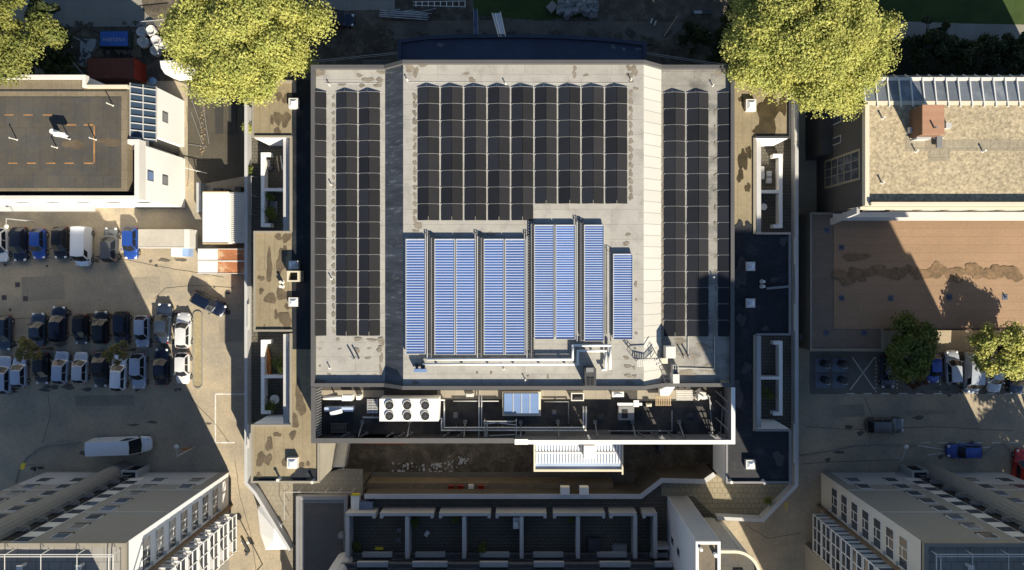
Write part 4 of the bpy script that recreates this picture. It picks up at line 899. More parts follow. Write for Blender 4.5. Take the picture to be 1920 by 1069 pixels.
# half-round stair vault at the left end
q = MB(); cxx, cyy = W(646, 1046, 4); vs = []; n = 14
def halfcyl(q, cx_, cy_, r, z0, z1, n=16, full=False, fac=1):
    a0, a1 = (-math.pi * .15, math.pi * 1.15) if not full else (0, math.pi * 2)
    P_ = [(cx_ + r * math.cos(a0 + (a1 - a0) * i / n), cy_ + r * math.sin(a0 + (a1 - a0) * i / n)) for i in range(n + 1)]
    q.prism(P_, z0, z1)
    for x, y in P_[1:-1:2]: q.bar((x, y, z0), (x, y, z1 + .02), .07, .07)
halfcyl(q, W(650, 1044, 4)[0], W(650, 1044, 4)[1] - .2, 1.05, 3, 11); solo(q, 'stair_turret', offwhite, 'pale ribbed round stair turret rising at the left end of the courtyard house', 'turret')
# white lift tower and curved annex
t_ = thing('lift_tower', 'tall white tower with ribbed north face rising right of the patios', 'tower', (18.1, -30, 0)); tx0, tx1, tyn, tys, tz = 16.95, 19.4, -27.0, -34, 17.6
q = MB(); q.box(tx0, tys, HP, tx1, tyn, tz - .3); q.build('wall', mat('pale_cladding', (.60, .62, .66), .6, .06, .6), t_)
q = MB()
for i in range(13): x = tx0 + .12 + i * .18; q.box(x, tyn, HP, x + .07, tyn + .06, tz - .02)
q.build('ribs', lightgrey, t_)
q = MB(); q.wall([(tx0 + .14, tys + .14), (tx0 + .14, tyn - .14), (tx1 - .14, tyn - .14), (tx1 - .14, tys + .14)], .28, tz - .3, tz, close=True); q.build('parapet', capwhite, t_)
q = MB(); q.box(tx0 + .3, tys + .3, tz - .3, tx1 - .3, tyn - .3, tz - .26); q.build('roof', stain, t_)
for dx, dy, r_ in ((.5, -.75, .16), (1.95, -1.3, .2)): q = MB(); q.cyl((tx0 + dx, tyn + dy, tz - .26), (tx0 + dx, tyn + dy, tz + .25), r_, 12); q.build('cowl', white, t_)
for z in (6.5, 9.5): q = MB(); q.box(tx0 - .06, tyn - 4.6, z, tx0, tyn - 3.6, z + 1.3); wq = q.build('window', offwhite, t_); q = MB(); q.box(tx0 - .08, tyn - 4.5, z + .1, tx0 - .06, tyn - 3.7, z + 1.2); sub(q, 'pane', glassdark, wq, t_)
t_ = thing('curved_annex', 'lower annex with a rounded corner and ribbed wall behind the white tower', 'building', (22, -33, 0))
pts = [(19.45, -29.6)] + [(22.0 + 2.6 * math.sin(a), -32.2 + 2.6 * math.cos(a)) for a in [i * math.pi / 2 / 10 for i in range(11)]] + [(24.6, -42), (19.45, -42)]
q = MB(); q.prism(pts, 0, 13.4); q.build('wall', mat('cream_cladding', (.50, .47, .40), .7, .06, 1), t_)
q = MB(); q.wall(pts, .3, 13.4, 13.8, close=True); q.build('parapet', creamwall, t_)
q = MB()
for i in range(13): x = 19.6 + i * .26; yv = -29.6 if x < 22 else -32.2 + math.sqrt(max(0, 2.6 ** 2 - (x - 22) ** 2)); q.box(x, yv - .02, 0, x + .08, yv + .07, 13.3)
q.build('ribs', lightgrey, t_)
q = MB(); q.prism([(x * .97 + .65, y * .985 - .4) for x, y in pts], 13.4, 13.43); q.build('roof', leftroof, t_); q = MB(); q.box(22, -32.5, 13.43, 23, -31.6, 13.6); q.build('hatch', stain, t_)
# dark flat-roofed ramp block at lower left with rail
t_ = thing('ramp_building', 'low dark-roofed block with raised rim between the podium and the patios', 'building', (-26, -35, 0)); zr = 4.6
q = MB(); q.pb(556, 930, 650, 1180, HP, zr); q.build('wall', midgrey, t_); q = MB(); q.wall([W(x, y, zr + .35) for x, y in [(558, 1200), (558, 934), (648, 934), (648, 1032)]], .4, zr, zr + .35); q.build('parapet', midgrey, t_)
q = MB(); x0, y0 = W(570, 943, zr); x1, y1 = W(646, 1180, zr); q.poly([(x0, y1, zr + .006), (x1, y1, zr + .006), (x1, y0, zr + .006), (x0, y0, zr + .006)]); q.build('roof', mat('slate_roof', (.07, .07, .072), .8, .15, .5, fine=(3, .1), seams=(30, 1, .03, .8)), t_)
rail(533, 923, 660, 923, 'thin railing along the top of the dark ramp block', zr + 1); rail(533, 923, 533, 975, 'thin railing along the left side of the dark ramp block', zr + 1)
q = MB(); x, y = W(640, 1003, 5); q.cyl((x, y, zr), (x, y, zr + .7), .35, 12); q.bar((x + .3, y, zr + .5), (x + .4, y - 1.6, zr + .5), .12, .12); solo(q, 'ventilator', midgrey, 'round grey ventilator on the right rim of the dark ramp block', 'ventilator')
# white folded tarp structure
t_ = thing('white_tent', 'bright white faceted tent cover on the sunlit street below the left podium wall', 'tent', HPX(510, 985, 0))
P3 = lambda x, y, h: (*W(x, y, h), h)
ring = [P3(483, 955, 3.0), P3(497, 938, 3.2), P3(527, 985, 4.6), P3(541, 1030, 4.4), P3(498, 1031, 2.8), P3(488, 1000, 2.8)]; top = P3(514, 992, 4.5); top2 = P3(512, 1014, 4.2)
q = MB(); vs = ring + [top, top2]; fs = [(0, 1, 6), (1, 2, 6), (2, 3, 6), (3, 7, 6), (3, 4, 7), (4, 5, 7), (5, 0, 7), (0, 6, 7)]
q.raw(vs, fs); q.build('cover', white, t_)
q = MB()
for a in ring: q.bar((a[0], a[1], 0), a, .08, .08)
q.build('frame', lightgrey, t_)
# patio contents
chair(801, 1000, HP, 140, 'pale chair standing alone in the second patio from left', offwhite)
chair(749, 994, HP, 90, 'thin metal chair in the leftmost patio, upper of two', midgrey); chair(747, 1012, HP, 80, 'thin metal chair in the leftmost patio, lower of two', midgrey)
q = MB(); q.box(*W(703, 1028, HP + .4), HP, *W(718, 1031, HP + .4), HP + .4); solo(q, 'bench', yellowp, 'small yellow bench in the leftmost patio', 'bench')
q = MB(); q.pb(962, 971, 974, 992, HP, HP + 1.2); q.pb(964, 979, 972, 990, HP + 1.2, HP + 1.5); solo(q, 'storage_box', offwhite, 'white cupboard against the partition of the third patio', 'cupboard')
q = MB(); q.pb(1103, 1010, 1126, 1035, HP, HP + .7); solo(q, 'storage_box', darkgrey, 'dark box by the house in the rightmost large patio', 'box')
q = MB(); q.pb(1148, 1022, 1176, 1037, HP, HP + .5); q.pb(1150, 1024, 1174, 1035, HP + .5, HP + .54); solo(q, 'storage_box', midgrey, 'low grey planter box by the house in the rightmost large patio', 'planter')
t_ = thing('play_slide', 'blue and ochre block with a yellow edge at the corner above the patios', 'container', HPX(678, 945, HP))
q = MB(); q.pb(661, 942, 698, 957, HP, HP + 1.0); q.build('body', mat('slate_blue', (.12, .16, .24), .7, .1, 1), t_); q = MB(); q.pb(659, 926, 673, 930, HP + .9, HP + 1.2); q.build('edge', yellowp, t_); q = MB(); q.pb(658, 930, 673, 957, HP + .2, HP + 1.1); q.build('flank', offwhite, t_)

# ------------------------------------------------------------------ left building
HA = 10.0
lb_ = thing('white_building', 'white-walled building with a brown flat roof and orange dashes at the left edge', 'building', (-45, 14, 0))
ax1 = W(262, 0, HA)[0]; ay0 = W(0, 374, HA)[1]; ay1 = W(0, 270, HA)[1]; axr = W(241, 0, HA)[0]; ayn = W(0, 160, HA)[1]
q = MB(); q.box(-85, ay0, 0, ax1, ay1, HA - 1.2); q.box(-85, ay1, 0, axr, ayn, HA - 1.2); q.box(-85, ayn, 0, W(160, 0, HA)[0], W(0, 142, HA)[1], HA - .3); q.build('wall', white, lb_)
q = MB(); q.box(-85, W(0, 358, HA)[1], HA - 1.2, W(238, 0, HA)[0], ayn - .3, HA - .05); q.box(-85, ayn - .3, HA - .3, W(160, 0, HA)[0] - .3, W(0, 150, HA)[1], HA - .05); q.build('roof', leftroof2, lb_)
q = MB(); q.box(-85, W(0, 353, HA)[1], HA - .05, W(227, 0, HA)[0], W(0, 182, HA)[1], HA); q.build('roof_membrane', leftroof, lb_)
q = MB(); q.box(-85, W(0, 366, HA)[1], HA - 1.2, W(252, 0, HA)[0], W(0, 358, HA)[1], HA - 1.1); q.box(W(238, 0, HA)[0], W(0, 358, HA)[1], HA - 1.2, W(252, 0, HA)[0], W(0, 278, HA)[1], HA - 1.1); q.build('gutter', black, lb_)  # black floor paints the shade inside the gutter slot
q = MB(); q.box(-85, ay0, HA - 1.2, ax1, W(0, 367, HA)[1], HA + .1); q.box(W(253, 0, HA)[0], W(0, 367, HA)[1], HA - 1.2, ax1, ay1, HA + .1); q.box(W(240, 0, HA)[0], ay1, HA - 1.2, ax1, ay1 + .5, HA + .1); q.build('parapet', offwhite, lb_)
q = MB(); q.box(-85, W(0, 149, HA)[1], HA - .3, W(164, 0, HA)[0], W(0, 142, HA)[1], HA + .35); q.box(W(158, 0, HA)[0], ayn - .3, HA - .3, W(164, 0, HA)[0], W(0, 149, HA)[1], HA + .35); q.build('parapet', offwhite, lb_)
q = MB(); q.box(W(164, 0, HA)[0], ayn - .35, HA - .3, axr, ayn, HA + .2); q.build('parapet', creamwall, lb_)
q = MB(); q.box(-85, W(0, 170, HA)[1] - .08, HA - .04, W(238, 0, HA)[0], W(0, 170, HA)[1], HA + .06); q.build('kerb_upstand', darkgrey, lb_)
q = MB()
for (y, xs_) in ((215.5, (8, 44, 80)), (306, (15, 50, 86, 121))):
    for x in xs_: q.pb(x, y - 1, x + 17.5, y + 1.2, HA, HA + .006)
for x in (125, 157): q.pb(x, 233, x + 18, 235.5, HA, HA + .006)
q.pb(175, 235.5, 178, 305, HA, HA + .006); q.pb(157, 305, 175, 307.5, HA, HA + .006); q.build('orange_marking', orange, lb_)
q = MB(); blob(q, 138, 271, 18, 9, HA + .004, 2); blob(q, 206, 266, 22, 8, HA + .004, 4); q.build('wet_patch', stain, lb_)
# east block B with pergola
hb = 6.8; bx1 = W(290, 0, hb)[0]; by0 = ay1; by1 = W(0, 162, hb)[1]
q = MB(); q.box(axr, by0 + 1.5, 0, bx1, by1, hb - .2); q.build('wall', white, lb_)
q = MB(); q.box(W(283, 0, hb)[0], by0 + 1.5, hb - .2, bx1, by1, hb + .1); q.box(axr + .02, by1 - .55, hb - .2, W(283, 0, hb)[0], by1, hb + .1); q.build('parapet', tancap, lb_)
q = MB(); q.box(axr + .02, by0 + 1.5, hb - .2, W(283, 0, hb)[0], by1 - .55, hb - .14); q.build('recess', navy, lb_)
q = MB(); n = 8
for i in range(n):
    y = by0 + .8 + (by1 - by0 - 1.6) * i / (n - 1); q.bar((axr, y, HA - .2), (axr + 2.1, y, hb + 1.4), .1, .1)
for f in (0.02, .5, 1): q.bar((axr + 2.1 * f, by0 + .6, HA - .2 + (hb + 1.6 - HA) * f), (axr + 2.1 * f, by1 - .4, HA - .2 + (hb + 1.6 - HA) * f), .09, .09)
q.build('glazing_frame', lightgrey, lb_)
q = MB(); q.raw([(axr + .03, by0 + .6, HA - .35), (axr + 2.1, by0 + .6, hb + 1.25), (axr + 2.1, by1 - .4, hb + 1.25), (axr + .03, by1 - .4, HA - .35)], [(0, 1, 2, 3)]); q.build('glazing', mat('roof_glass', (.03, .05, .08), .15, .1, 1), lb_)
# dark solid block added to fill the slot between the blocks
q = MB()
q.box(axr + .5, by0 + .55, 0, bx1 - 1.5, by0 + 1.4, 5.9)
q.build('slot_block', darkgrey, lb_)
# windows in the east facades
fxe = ax1; fxb = bx1
for (X, px, py, wd, hh, z0) in ((fxe, 282, 330, 1.15, 1.2, None), (fxe, 309.5, 338, 1.15, 1.2, None), (fxb, 309.5, 220, 1.2, 1.2, None)):
    k_ = (px - NX) / SC; h_ = HC * (1 - X / k_); y_ = (NY - py) / SC * (1 - h_ / HC)
    q = MB(); q.box(X, y_ - wd / 2, h_ - hh / 2, X + .05, y_ + wd / 2, h_ + hh / 2); wq = q.build('window', darkgrey, lb_)
    q = MB(); q.box(X + .05, y_ - wd / 2 + .1, h_ - hh / 2 + .1, X + .07, y_ + wd / 2 - .1, h_ + hh / 2 - .1); sub(q, 'pane', glassblue if px == 282 else midgrey, wq, lb_)
for i, x in enumerate((-62, -58.5, -55, -51.5, -48, -44.5)):
    q = MB(); q.box(x, ay0 - .05, 6.2, x + 1.6, ay0, 7.6); wq = q.build('window', lightgrey, lb_); q = MB(); q.box(x + .08, ay0 - .07, 6.3, x + 1.52, ay0 - .05, 7.5); sub(q, 'pane', glassdark, wq, lb_)
q = MB(); q.box(-72, ay0 - .7, 2.6, -52, ay0, 2.75); q.build('awning', lightgrey, lb_)
vent(32, 262, HA, 'pipe vent near the left edge of the brown flat roof', 1.1); vent(180, 262, HA, 'pipe vent between the two puddles of the brown flat roof', 1.1); vent(212, 198, HA, 'pipe vent in the upper right of the brown flat roof', 1.1); vent(131, 261, HA, 'pipe vent right below the white hooded roof outlet', 1.1); vent(107, 277, HA, 'bent pipe vent left of the puddle on the brown flat roof', .8)
q = MB(); q.pp([(98, 247), (121, 249), (124, 254), (119, 257), (100, 255)], HA + 1.1, HA + 1.5); q.cyl((*W(110, 250, HA), HA), (*W(110, 250, HA), HA + 1.1), .28, 10); solo(q, 'roof_outlet', white, 'white hooded roof outlet casting a long shadow on the brown flat roof', 'roof outlet')

# ------------------------------------------------------------------ right buildings
HG = 12.0
gb = thing('gravel_building', 'dark-walled building with a pale gravel roof at the upper right', 'building', (48, 12, 0))
gx0 = W(1621, 0, HG)[0]; gy0 = W(0, 386, HG)[1]; gy1 = W(0, 196, HG)[1]; gxr = 66
q = MB(); q.box(gx0, gy0, 0, gxr, gy1, HG - .4); q.build('wall', darkwall, gb)
q = MB(); q.box(gx0 + .4, gy0 + .5, HG - .4, gxr, gy1, HG); q.build('gravel_roof', gravel, gb)
q = MB(); q.box(gx0 - .05, gy0, HG - .4, gx0 + .4, gy1, HG + .25); q.box(gx0 + .4, gy0 - .02, HG - .4, gxr, gy0 + .35, HG + .65); q.build('parapet', creamwall, gb)
q = MB(); q.box(gx0 - .1, gy0 - .3, HG - 1.3, gxr, gy0 - .03, HG - .7); q.build('cornice', creamwall, gb)
for i in range(9):
    x = gx0 + 1 + i * 3.0; q = MB(); q.box(x, gy0 - .34, HG - 2.5, x + 1.9, gy0 - .3 + .28, HG - 1.35); wq = q.build('window', creamwall, gb); q = MB(); q.box(x + .12, gy0 - .36, HG - 2.4, x + 1.78, gy0 - .34, HG - 1.45); sub(q, 'pane', glassdark, wq, gb)
q = MB(); q.box(gx0 - .3, gy0 - .9, 7.6, gxr, gy0 - .32, 7.8); q.box(gx0 - .3, gy0 - 1.1, 5.2, gxr, gy0 - .32, 5.4); q.build('gutter', offwhite, gb)
q = MB(); x, y = W(1612, 395, 9); q.bar((gx0 - .2, gy0 - .4, 11), (gx0 - .2, gy0 - 1.2, 4.5), .7, .3); q.build('downpipe_box', lightgrey, gb)
q = MB(); q.pb(1703, 262, 2000, 283, HG, HG + .01); q.pb(1740, 283, 1782, 302, HG, HG + .01); q.pb(1697, 196, 1712, 284, HG, HG + .012); q.build('walkway_slabs', mat('walkway_stone', (.30, .26, .19), .9, .15, .8, fine=(3, .2), seams=(1, 1, .04, .7)), gb)
# tall gridded window in west wall
q = MB(); q.box(gx0 - .06, 9.75, 2.4, gx0, 13.15, 11.1); wq = q.build('window', mat('tan_frame', (.30, .26, .18), .7, .1, 1), gb)
q = MB(); q.box(gx0 - .09, 10.0, 2.7, gx0 - .06, 12.9, 10.8); sub(q, 'pane', mat('stair_glass', (.055, .065, .08), .15, .5, .8, color2=(.13, .14, .16), ramp=(.5, .6)), wq, gb)
q = MB()
for z in (4.3, 5.9, 7.5, 9.2): q.box(gx0 - .14, 10.0, z, gx0 - .09, 12.9, z + .12)
for y in (10.97, 11.93): q.box(gx0 - .13, y, 2.7, gx0 - .10, y + .08, 10.8)
sub(q, 'glazing_bars', tancap, wq, gb)
for y in (14.6, 17.0): q = MB(); q.box(gx0 - .06, y, 3.5, gx0, y + .9, 6.6); wq = q.build('window', lightgrey, gb); q = MB(); q.box(gx0 - .08, y + .1, 3.6, gx0 - .06, y + .8, 6.5); sub(q, 'pane', glassdark, wq, gb)
# attached dark stair block west of wall
q = MB(); q.box(gx0 - 1.4, 13.6, 0, gx0 - .02, 20, 4.6); q.build('porch', darkgrey, gb)
# glass canopy
gc = thing('glass_roof', 'long glazed roof with white ribs along the top of the gravel-roofed building', 'glass roof', (50, 20, HG))
x0 = W(1622, 0, HG)[0]; yA = W(0, 197, HG)[1] + .05; yB = W(0, 133, HG)[1]; yM = W(0, 146, HG)[1]
q = MB(); q.poly([(x0, yA + .3, HG + .05), (gxr, yA + .3, HG + .05), (gxr, yM, HG - .5), (x0, yM, HG - .5)]); q.poly([(x0, yM, HG - .5), (gxr, yM, HG - .5), (gxr, yB, HG - 1.6), (x0, yB, HG - 1.6)])
q.build('glass', mat('canopy_glass', (.17, .19, .215), .18, .35, .35, spec=.6, color2=(.34, .36, .38), ramp=(.5, .75)), gc)
q = MB(); x = x0
while x < gxr:
    q.bar((x, yA - .25, HG + .14), (x, yM, HG - .36), .11, .16); q.bar((x, yM, HG - .36), (x, yB, HG - 1.46), .09, .14); x += 22.2 / 17.46
q.build('rib', capwhite, gc)
q = MB(); q.bar((x0 - .1, yM, HG - .42), (gxr, yM, HG - .42), .35, .12); q.build('purlin', offwhite, gc)
q = MB(); q.box(x0, yA - .05, HG - .1, gxr, yA + .38, HG + .06); q.box(x0 - .12, yB, HG - 1.7, x0, yA, HG - 1.5); q.build('edge_beam', creamwall, gc)
q = MB(); q.box(x0 + .05, yA, 0, gxr, yB - .1, HG - 2.6); q.build('wall', midgrey, gc)
# brick rooftop box
t_ = thing('rooftop_box', 'terracotta-clad stair box on the gravel roof', 'rooftop box', HPX(1745, 223, HG))
X0, Y0 = W(1730, 197, HG + 2.4); X1, Y1 = W(1770, 252, HG + 2.4)
q = MB(); q.box(X0, Y1, HG, X1, Y0, HG + 2.3); q.build('wall', mat('terracotta_side', (.16, .09, .06), .8, .1, 1), t_); q = MB(); q.box(X0 - .03, Y1 - .03, HG + 2.3, X1 + .03, Y0 + .03, HG + 2.42); q.build('roof', mat('terracotta_top', (.36, .20, .125), .75, .08, .6, waves=(.35, .94, 'Y')), t_)
q = MB(); q.cyl((*W(1751, 240, HG + 2.4), HG + 2.4), (*W(1751, 240, HG + 2.4), HG + 2.95), .1, 8); q.build('vent_pipe', midgrey, t_)
q = MB(); q.box(X0 + .1, Y1 - .25, HG, X0 + 1.6, Y1 - .03, HG + 1.2); q.build('ladder', lightgrey, t_)
q = MB(); q.pb(1774, 230, 1784, 240, HG, HG + .7); solo(q, 'vent_cowl', lightgrey, 'small grey cowl right of the terracotta box', 'vent cowl')
q = MB(); q.pb(1706, 238, 1718, 249, HG, HG + .5); solo(q, 'vent_cowl', offwhite, 'small pale square cowl left of the terracotta box', 'vent cowl')
q = MB(); q.bar((*W(1706, 260, HG + .3), HG + .3), (*W(1770, 259, HG + .3), HG + .3), .08, .08); solo(q, 'handrail', offwhite, 'white rail lying below the terracotta box', 'railing')
q = MB(); q.pb(1757, 256, 1766, 276, HG + .9, HG + 1.0); q.bar((*W(1758, 276, HG), HG), (*W(1760, 258, HG + 1.0), HG + 1.0), .06, .06)
q.pb(1756, 255, 1767, 277, HG + .3, HG + .45); solo(q, 'roof_ladder', midgrey, 'grey ladder cage below the terracotta box', 'ladder')
for (x, y, lb) in [(1654, 222, 'upper left pipe stub on the gravel roof'), (1716, 284, 'pipe stub below the terracotta box ladder'), (1842, 284, 'pipe stub right of centre on the gravel roof'), (1653, 343, 'lower left pipe stub on the gravel roof')]: vent(x, y, HG, lb, .5, .09, 'pipe stubs on the gravel roof')
# brown-roofed hall
HB = 3.6
bh = thing('brown_hall', 'single-storey hall with a wide brown roof on the right', 'building', (48, 0, 0))
X0, Y0 = W(1518, 399, HB); X1 = W(1655, 0, HB)[0]; Yb = W(0, 617, HB)[1]; Yc = W(0, 657, HB)[1]; Xm = W(1563, 0, HB)[0]; yt = gy0 - .05
q = MB(); q.prism([(X0, Y0), (X0, Yc), (X1, Yc), (X1, Yb), (66, Yb), (66, yt), (Xm, yt), (Xm, Y0)], 0, HB - .15); q.build('wall', mat('cream_brick', (.32, .27, .2), .85, .1, 1), bh)
q = MB(); q.prism([(Xm, yt), (Xm, Yb), (66, Yb), (66, yt)], HB - .15, HB + .05); r1 = q.build('roof', browntile, bh)
q = MB(); q.prism([(X0, Y0), (X0, Yc), (X1, Yc), (X1, Yb - .01), (Xm - .01, Yb - .01), (Xm - .01, Y0)], HB - .15, HB); q.build('lower_roof', browntile2, bh)
q = MB(); q.wall([(Xm, Y0 - .1), (X0 + .1, Y0 - .1), (X0 + .1, Yc + .1), (X1 - .1, Yc + .1), (X1 - .1, Yb)], .22, HB, HB + .2); q.build('parapet', tancap, bh)
q = MB(); q.box(X1, Yb - .15, HB - .15, 66, Yb + .05, HB + .16); q.build('gutter', mat('dark_red_gutter', (.07, .035, .025), .6, .1, 1), bh)
q = MB(); z = HB + .056
for i in range(26): blob(q, 1600 + i * 12.2, 511 + 5 * math.sin(i * 1.3), 13, 10 + 4 * math.sin(i * 2.1), z + .0015 * i, i + 300)
blob(q, 1604, 482, 24, 7, z + .05, 7); blob(q, 1585, 520, 22, 14, z + .051, 9)
q.build('wet_patch', mat('brown_wet', (.19, .12, .065), .75, .3, 1.5, fine=(5, .2), color2=(.13, .085, .045), ramp=(.45, .6)), bh)
drain = mat('drain_pad', (.07, .09, .13), .7, .15, 2)
for (x, y, lb) in [(1550, 432, 'upper left corner strip'), (1578, 464, 'left shaded part'), (1578, 559, 'lower left shaded part'), (1670, 559, 'shaded part near the sun edge'), (1780, 557, 'sunlit part'), (1884, 557, 'right part beside the leaf shadow'), (1549, 624, 'bottom left strip corner'), (1620, 624, 'bottom strip')]:
    h0 = HB + (.05 if x > 1563 and y < 617 else 0); q = MB(); X, Y = W(x, y, h0); q.box(X - .32, Y - .32, h0, X + .32, Y + .32, h0 + .03); q.cyl((X, Y, h0 + .03), (X, Y, h0 + .35), .09, 8)
    solo(q, 'roof_drain', drain, 'dark drain pad on the brown hall roof, ' + lb, 'roof drain', 'drain pads on the brown hall roof')
q = MB(); q.pb(1498, 625, 1508, 638, 0, 1.1); q.pb(1499.5, 627, 1506.5, 636, 1.1, 1.4); solo(q, 'gas_meter_box', midgrey, 'grey meter box in the gap left of the brown hall', 'meter box')

# ------------------------------------------------------------------ towers
RW = random.Random(12); curtain = mat('curtained_pane', (.20, .195, .18), .4, .2, 2); skypane = mat('sky_lit_pane', (.10, .13, .18), .15, .2, 1, spec=.6)
def tower(s, label):
    T = 22.2; t_ = thing('apartment_tower', label, 'apartment building', (s * 48, -34, 0)); y0 = -25.3
    X = lambda a: s * a
    def bx(q, a, y_, z, b_, y2, z2, m=0): return q.box(min(X(a), X(b_)), y_, z, max(X(a), X(b_)), y2, z2, m)
    q = MB(); bx(q, 36.95, -52, 0, 59.8, y0, T - .5); q.build('wall', [stucco], t_)
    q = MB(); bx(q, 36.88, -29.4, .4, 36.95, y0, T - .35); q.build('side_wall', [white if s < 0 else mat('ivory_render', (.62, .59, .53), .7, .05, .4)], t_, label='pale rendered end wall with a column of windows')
    q = MB(); bx(q, 38, y0, .5, 48.5, y0 + .04, 2.9); bx(q, 52, y0, .5, 59.6, y0 + .04, 5.2); bx(q, 38, y0, 2.93, 46, y0 + .035, 5.2); q.build('plinth_panel', lightgrey, t_)
    for z in (7.1, 14.2):
        q = MB(); bx(q, 37, y0, z, 48.0, y0 + .05, z + .1); bx(q, 51.4, y0, z, 59.8, y0 + .05, z + .1); q.build('string_course', offwhite, t_)
    def win(a, z, wd=1.5, hh=1.2, dark=True):
        q = MB(); bx(q, a - wd / 2, y0, z, a + wd / 2, y0 + .09, z + hh); wq = q.build('window', offwhite, t_)
        q = MB(); bx(q, a - wd / 2 + .1, y0 + .09, z + .08, a + wd / 2 - .1, y0 + .11, z + hh - .1); sub(q, 'pane', RW.choice((glassdark, glassdark, curtain, skypane)), wq, t_)
        q = MB(); bx(q, a - wd / 2, y0, z - .3, a + wd / 2, y0 + .10, z - .02); sub(q, 'sill', darkgrey, wq, t_)
    for i in range(8): win(43.9, 3.1 + i * 2.42)
    for z in (3.1, 5.5): win(39.4, z)
    for z in (3.1, 5.5): win(53.6, z); 
    for i in range(5): win(57.6 if i < 2 else 54.8 if 0 else 57.6, 3.1 + i * 2.42)
    for i in range(2, 8): win(53.6, 3.1 + i * 2.42)
    for i in range(8):
        z = 2.7 + i * 2.42; q = MB(); bx(q, 46.0, y0, z, 47.6, y0 + .06, z + 1.1); q.build('white_panel', offwhite, t_)
        q = MB(); bx(q, 46.0, y0, z + 1.1, 47.6, y0 + .05, z + 2.4); wq = q.build('window', offwhite, t_); q = MB(); bx(q, 46.08, y0 + .05, z + 1.2, 47.5, y0 + .07, z + 2.3); sub(q, 'pane', glassdark, wq, t_)
    q = MB(); bx(q, 47.62, y0, 0, 49.0, y0 + .03, T - .6); q.build('recess', black, t_)
    for i in range(8):
        z = 2.7 + i * 2.42; q = MB(); 
        for j in range(4): q.bar((X(47.65), y0 + .45, z + .25 * j), (X(48.95), y0 + .45, z + .25 * j), .035, .035)
        for a in (47.65, 48.3, 48.95): q.bar((X(a), y0 + .45, z - .1), (X(a), y0 + .45, z + .9), .05, .05)
        q.build('balcony_rail', midgrey, t_)
        q = MB(); bx(q, 47.65, y0 + .03, z - .2, 48.95, y0 + .5, z - .08); q.build('balcony_slab', midgrey, t_)
    # cylindrical stair shaft
    q = MB(); n = 22; r = 1.22; cx_, cy_ = X(50.1), y0 + .1
    P_ = [(cx_ + r * math.cos(2 * math.pi * i / n), cy_ + r * math.sin(2 * math.pi * i / n)) for i in range(n)]; q.prism(P_, 0, T + .8)
    for x, y in P_: q.bar((x, y, 0), (x, y, T + .8), .05, .05)
    q.build('stair_shaft', stucco, t_)
    q = MB(); bx(q, 46.9, y0, 2.5, 48.9, y0 + .9, 2.7); bx(q, 48.7, y0, 0, 48.9, y0 + .9, 2.5); bx(q, 46.9, y0, 0, 47.1, y0 + .9, 2.5); q.build('porch', lightgrey, t_)
    q = MB(); bx(q, 47.15, y0 + .03, .1, 48.65, y0 + .7, 2.72); q.build('porch_opening', black, t_)
    # end wall windows
    for i in range(7):
        z = 3.35 + i * 2.45; xx = 36.88
        q = MB(); q.box(*sorted((X(xx), X(xx - .05)))[:1], -29.15, z, max(X(xx), X(xx - .05)), -26.1, z + 1.5); wq = q.build('window', capwhite, t_)
        q = MB()
        for j in range(3): q.box(min(X(xx - .05), X(xx - .07)), -29.07 + j * 1.0, z + .1 + (.0 if j != 1 else .55), max(X(xx - .05), X(xx - .07)), -28.17 + j * 1.0, z + 1.42)
        for j in (1,): q.box(min(X(xx - .05), X(xx - .07)), -29.07 + j * 1.0, z + .1, max(X(xx - .05), X(xx - .07)), -28.17 + j * 1.0, z + .48)
        sub(q, 'pane', glassdark, wq, t_)
        q = MB(); q.box(min(X(xx), X(xx - .3)), -29.2, z - .25, max(X(xx), X(xx - .3)), -28.8, z - .1); sub(q, 'sill', offwhite, wq, t_)
    q = MB(); bx(q, 36.45, -29.6, 0, 36.95, -29.42, T - .4); q.build('brick_fin', mat('ochre_brick', (.25, .17, .10), .85, .15, 2), t_)
    for i in range(8):
        z = 2.4 + i * 2.45; q = MB(); q.box(min(X(34.95), X(36.9)), -34.2, z, max(X(34.95), X(36.9)), -29.65, z + .18); bal = q.build('balcony', lightgrey, t_)
        q = MB(); yy = -29.7; q.box(min(X(34.95), X(36.6)), yy - .07, z + 1.15, max(X(34.95), X(36.6)), yy + .07, z + 1.3)
        q.box(min(X(34.95), X(36.6)), yy - .03, z + .18, max(X(34.95), X(36.6)), yy + .03, z + .3)
        for zz in (z + .18, z + 1.2, z + 2.3): q.bar((X(34.98), -29.7, zz), (X(34.98), -34.2, zz), .09, .09)
        for j in range(4): q.bar((X(34.98), -29.7 - j * 1.45, z + .18), (X(34.98), -29.7 - j * 1.45, z + 2.3), .09, .09)
        q.box(min(X(34.95), X(36.6)), -29.85, z + 2.2, max(X(34.95), X(36.6)), -29.6, z + 2.32)
        sub(q, 'frame', capwhite, bal, t_)
        q = MB(); q.box(min(X(35.0), X(35.03)), -34.2, z + .25, max(X(35.0), X(35.03)), -29.75, z + 1.15); sub(q, 'railing_glass', glassdark, bal, t_)
    # roof
    q = MB(); bx(q, 37.3, -52, T - .5, 59.5, y0 - .35, T - .4); q.build('roof', mat('tower_roof', (.26, .25, .23), .8, .15, .6, seams=(1.15, 1.6, .05, .6)), t_)
    q = MB(); bx(q, 36.88, -52, T - .5, 37.3, y0, T); bx(q, 37.3, y0 - .35, T - .5, 59.8, y0, T); q.build('parapet', tancap, t_)
    q = MB()
    for yy in (y0 - .75, y0 - .95): q.bar((X(37.6), yy, T + .7), (X(59), yy, T + .7), .06, .06)
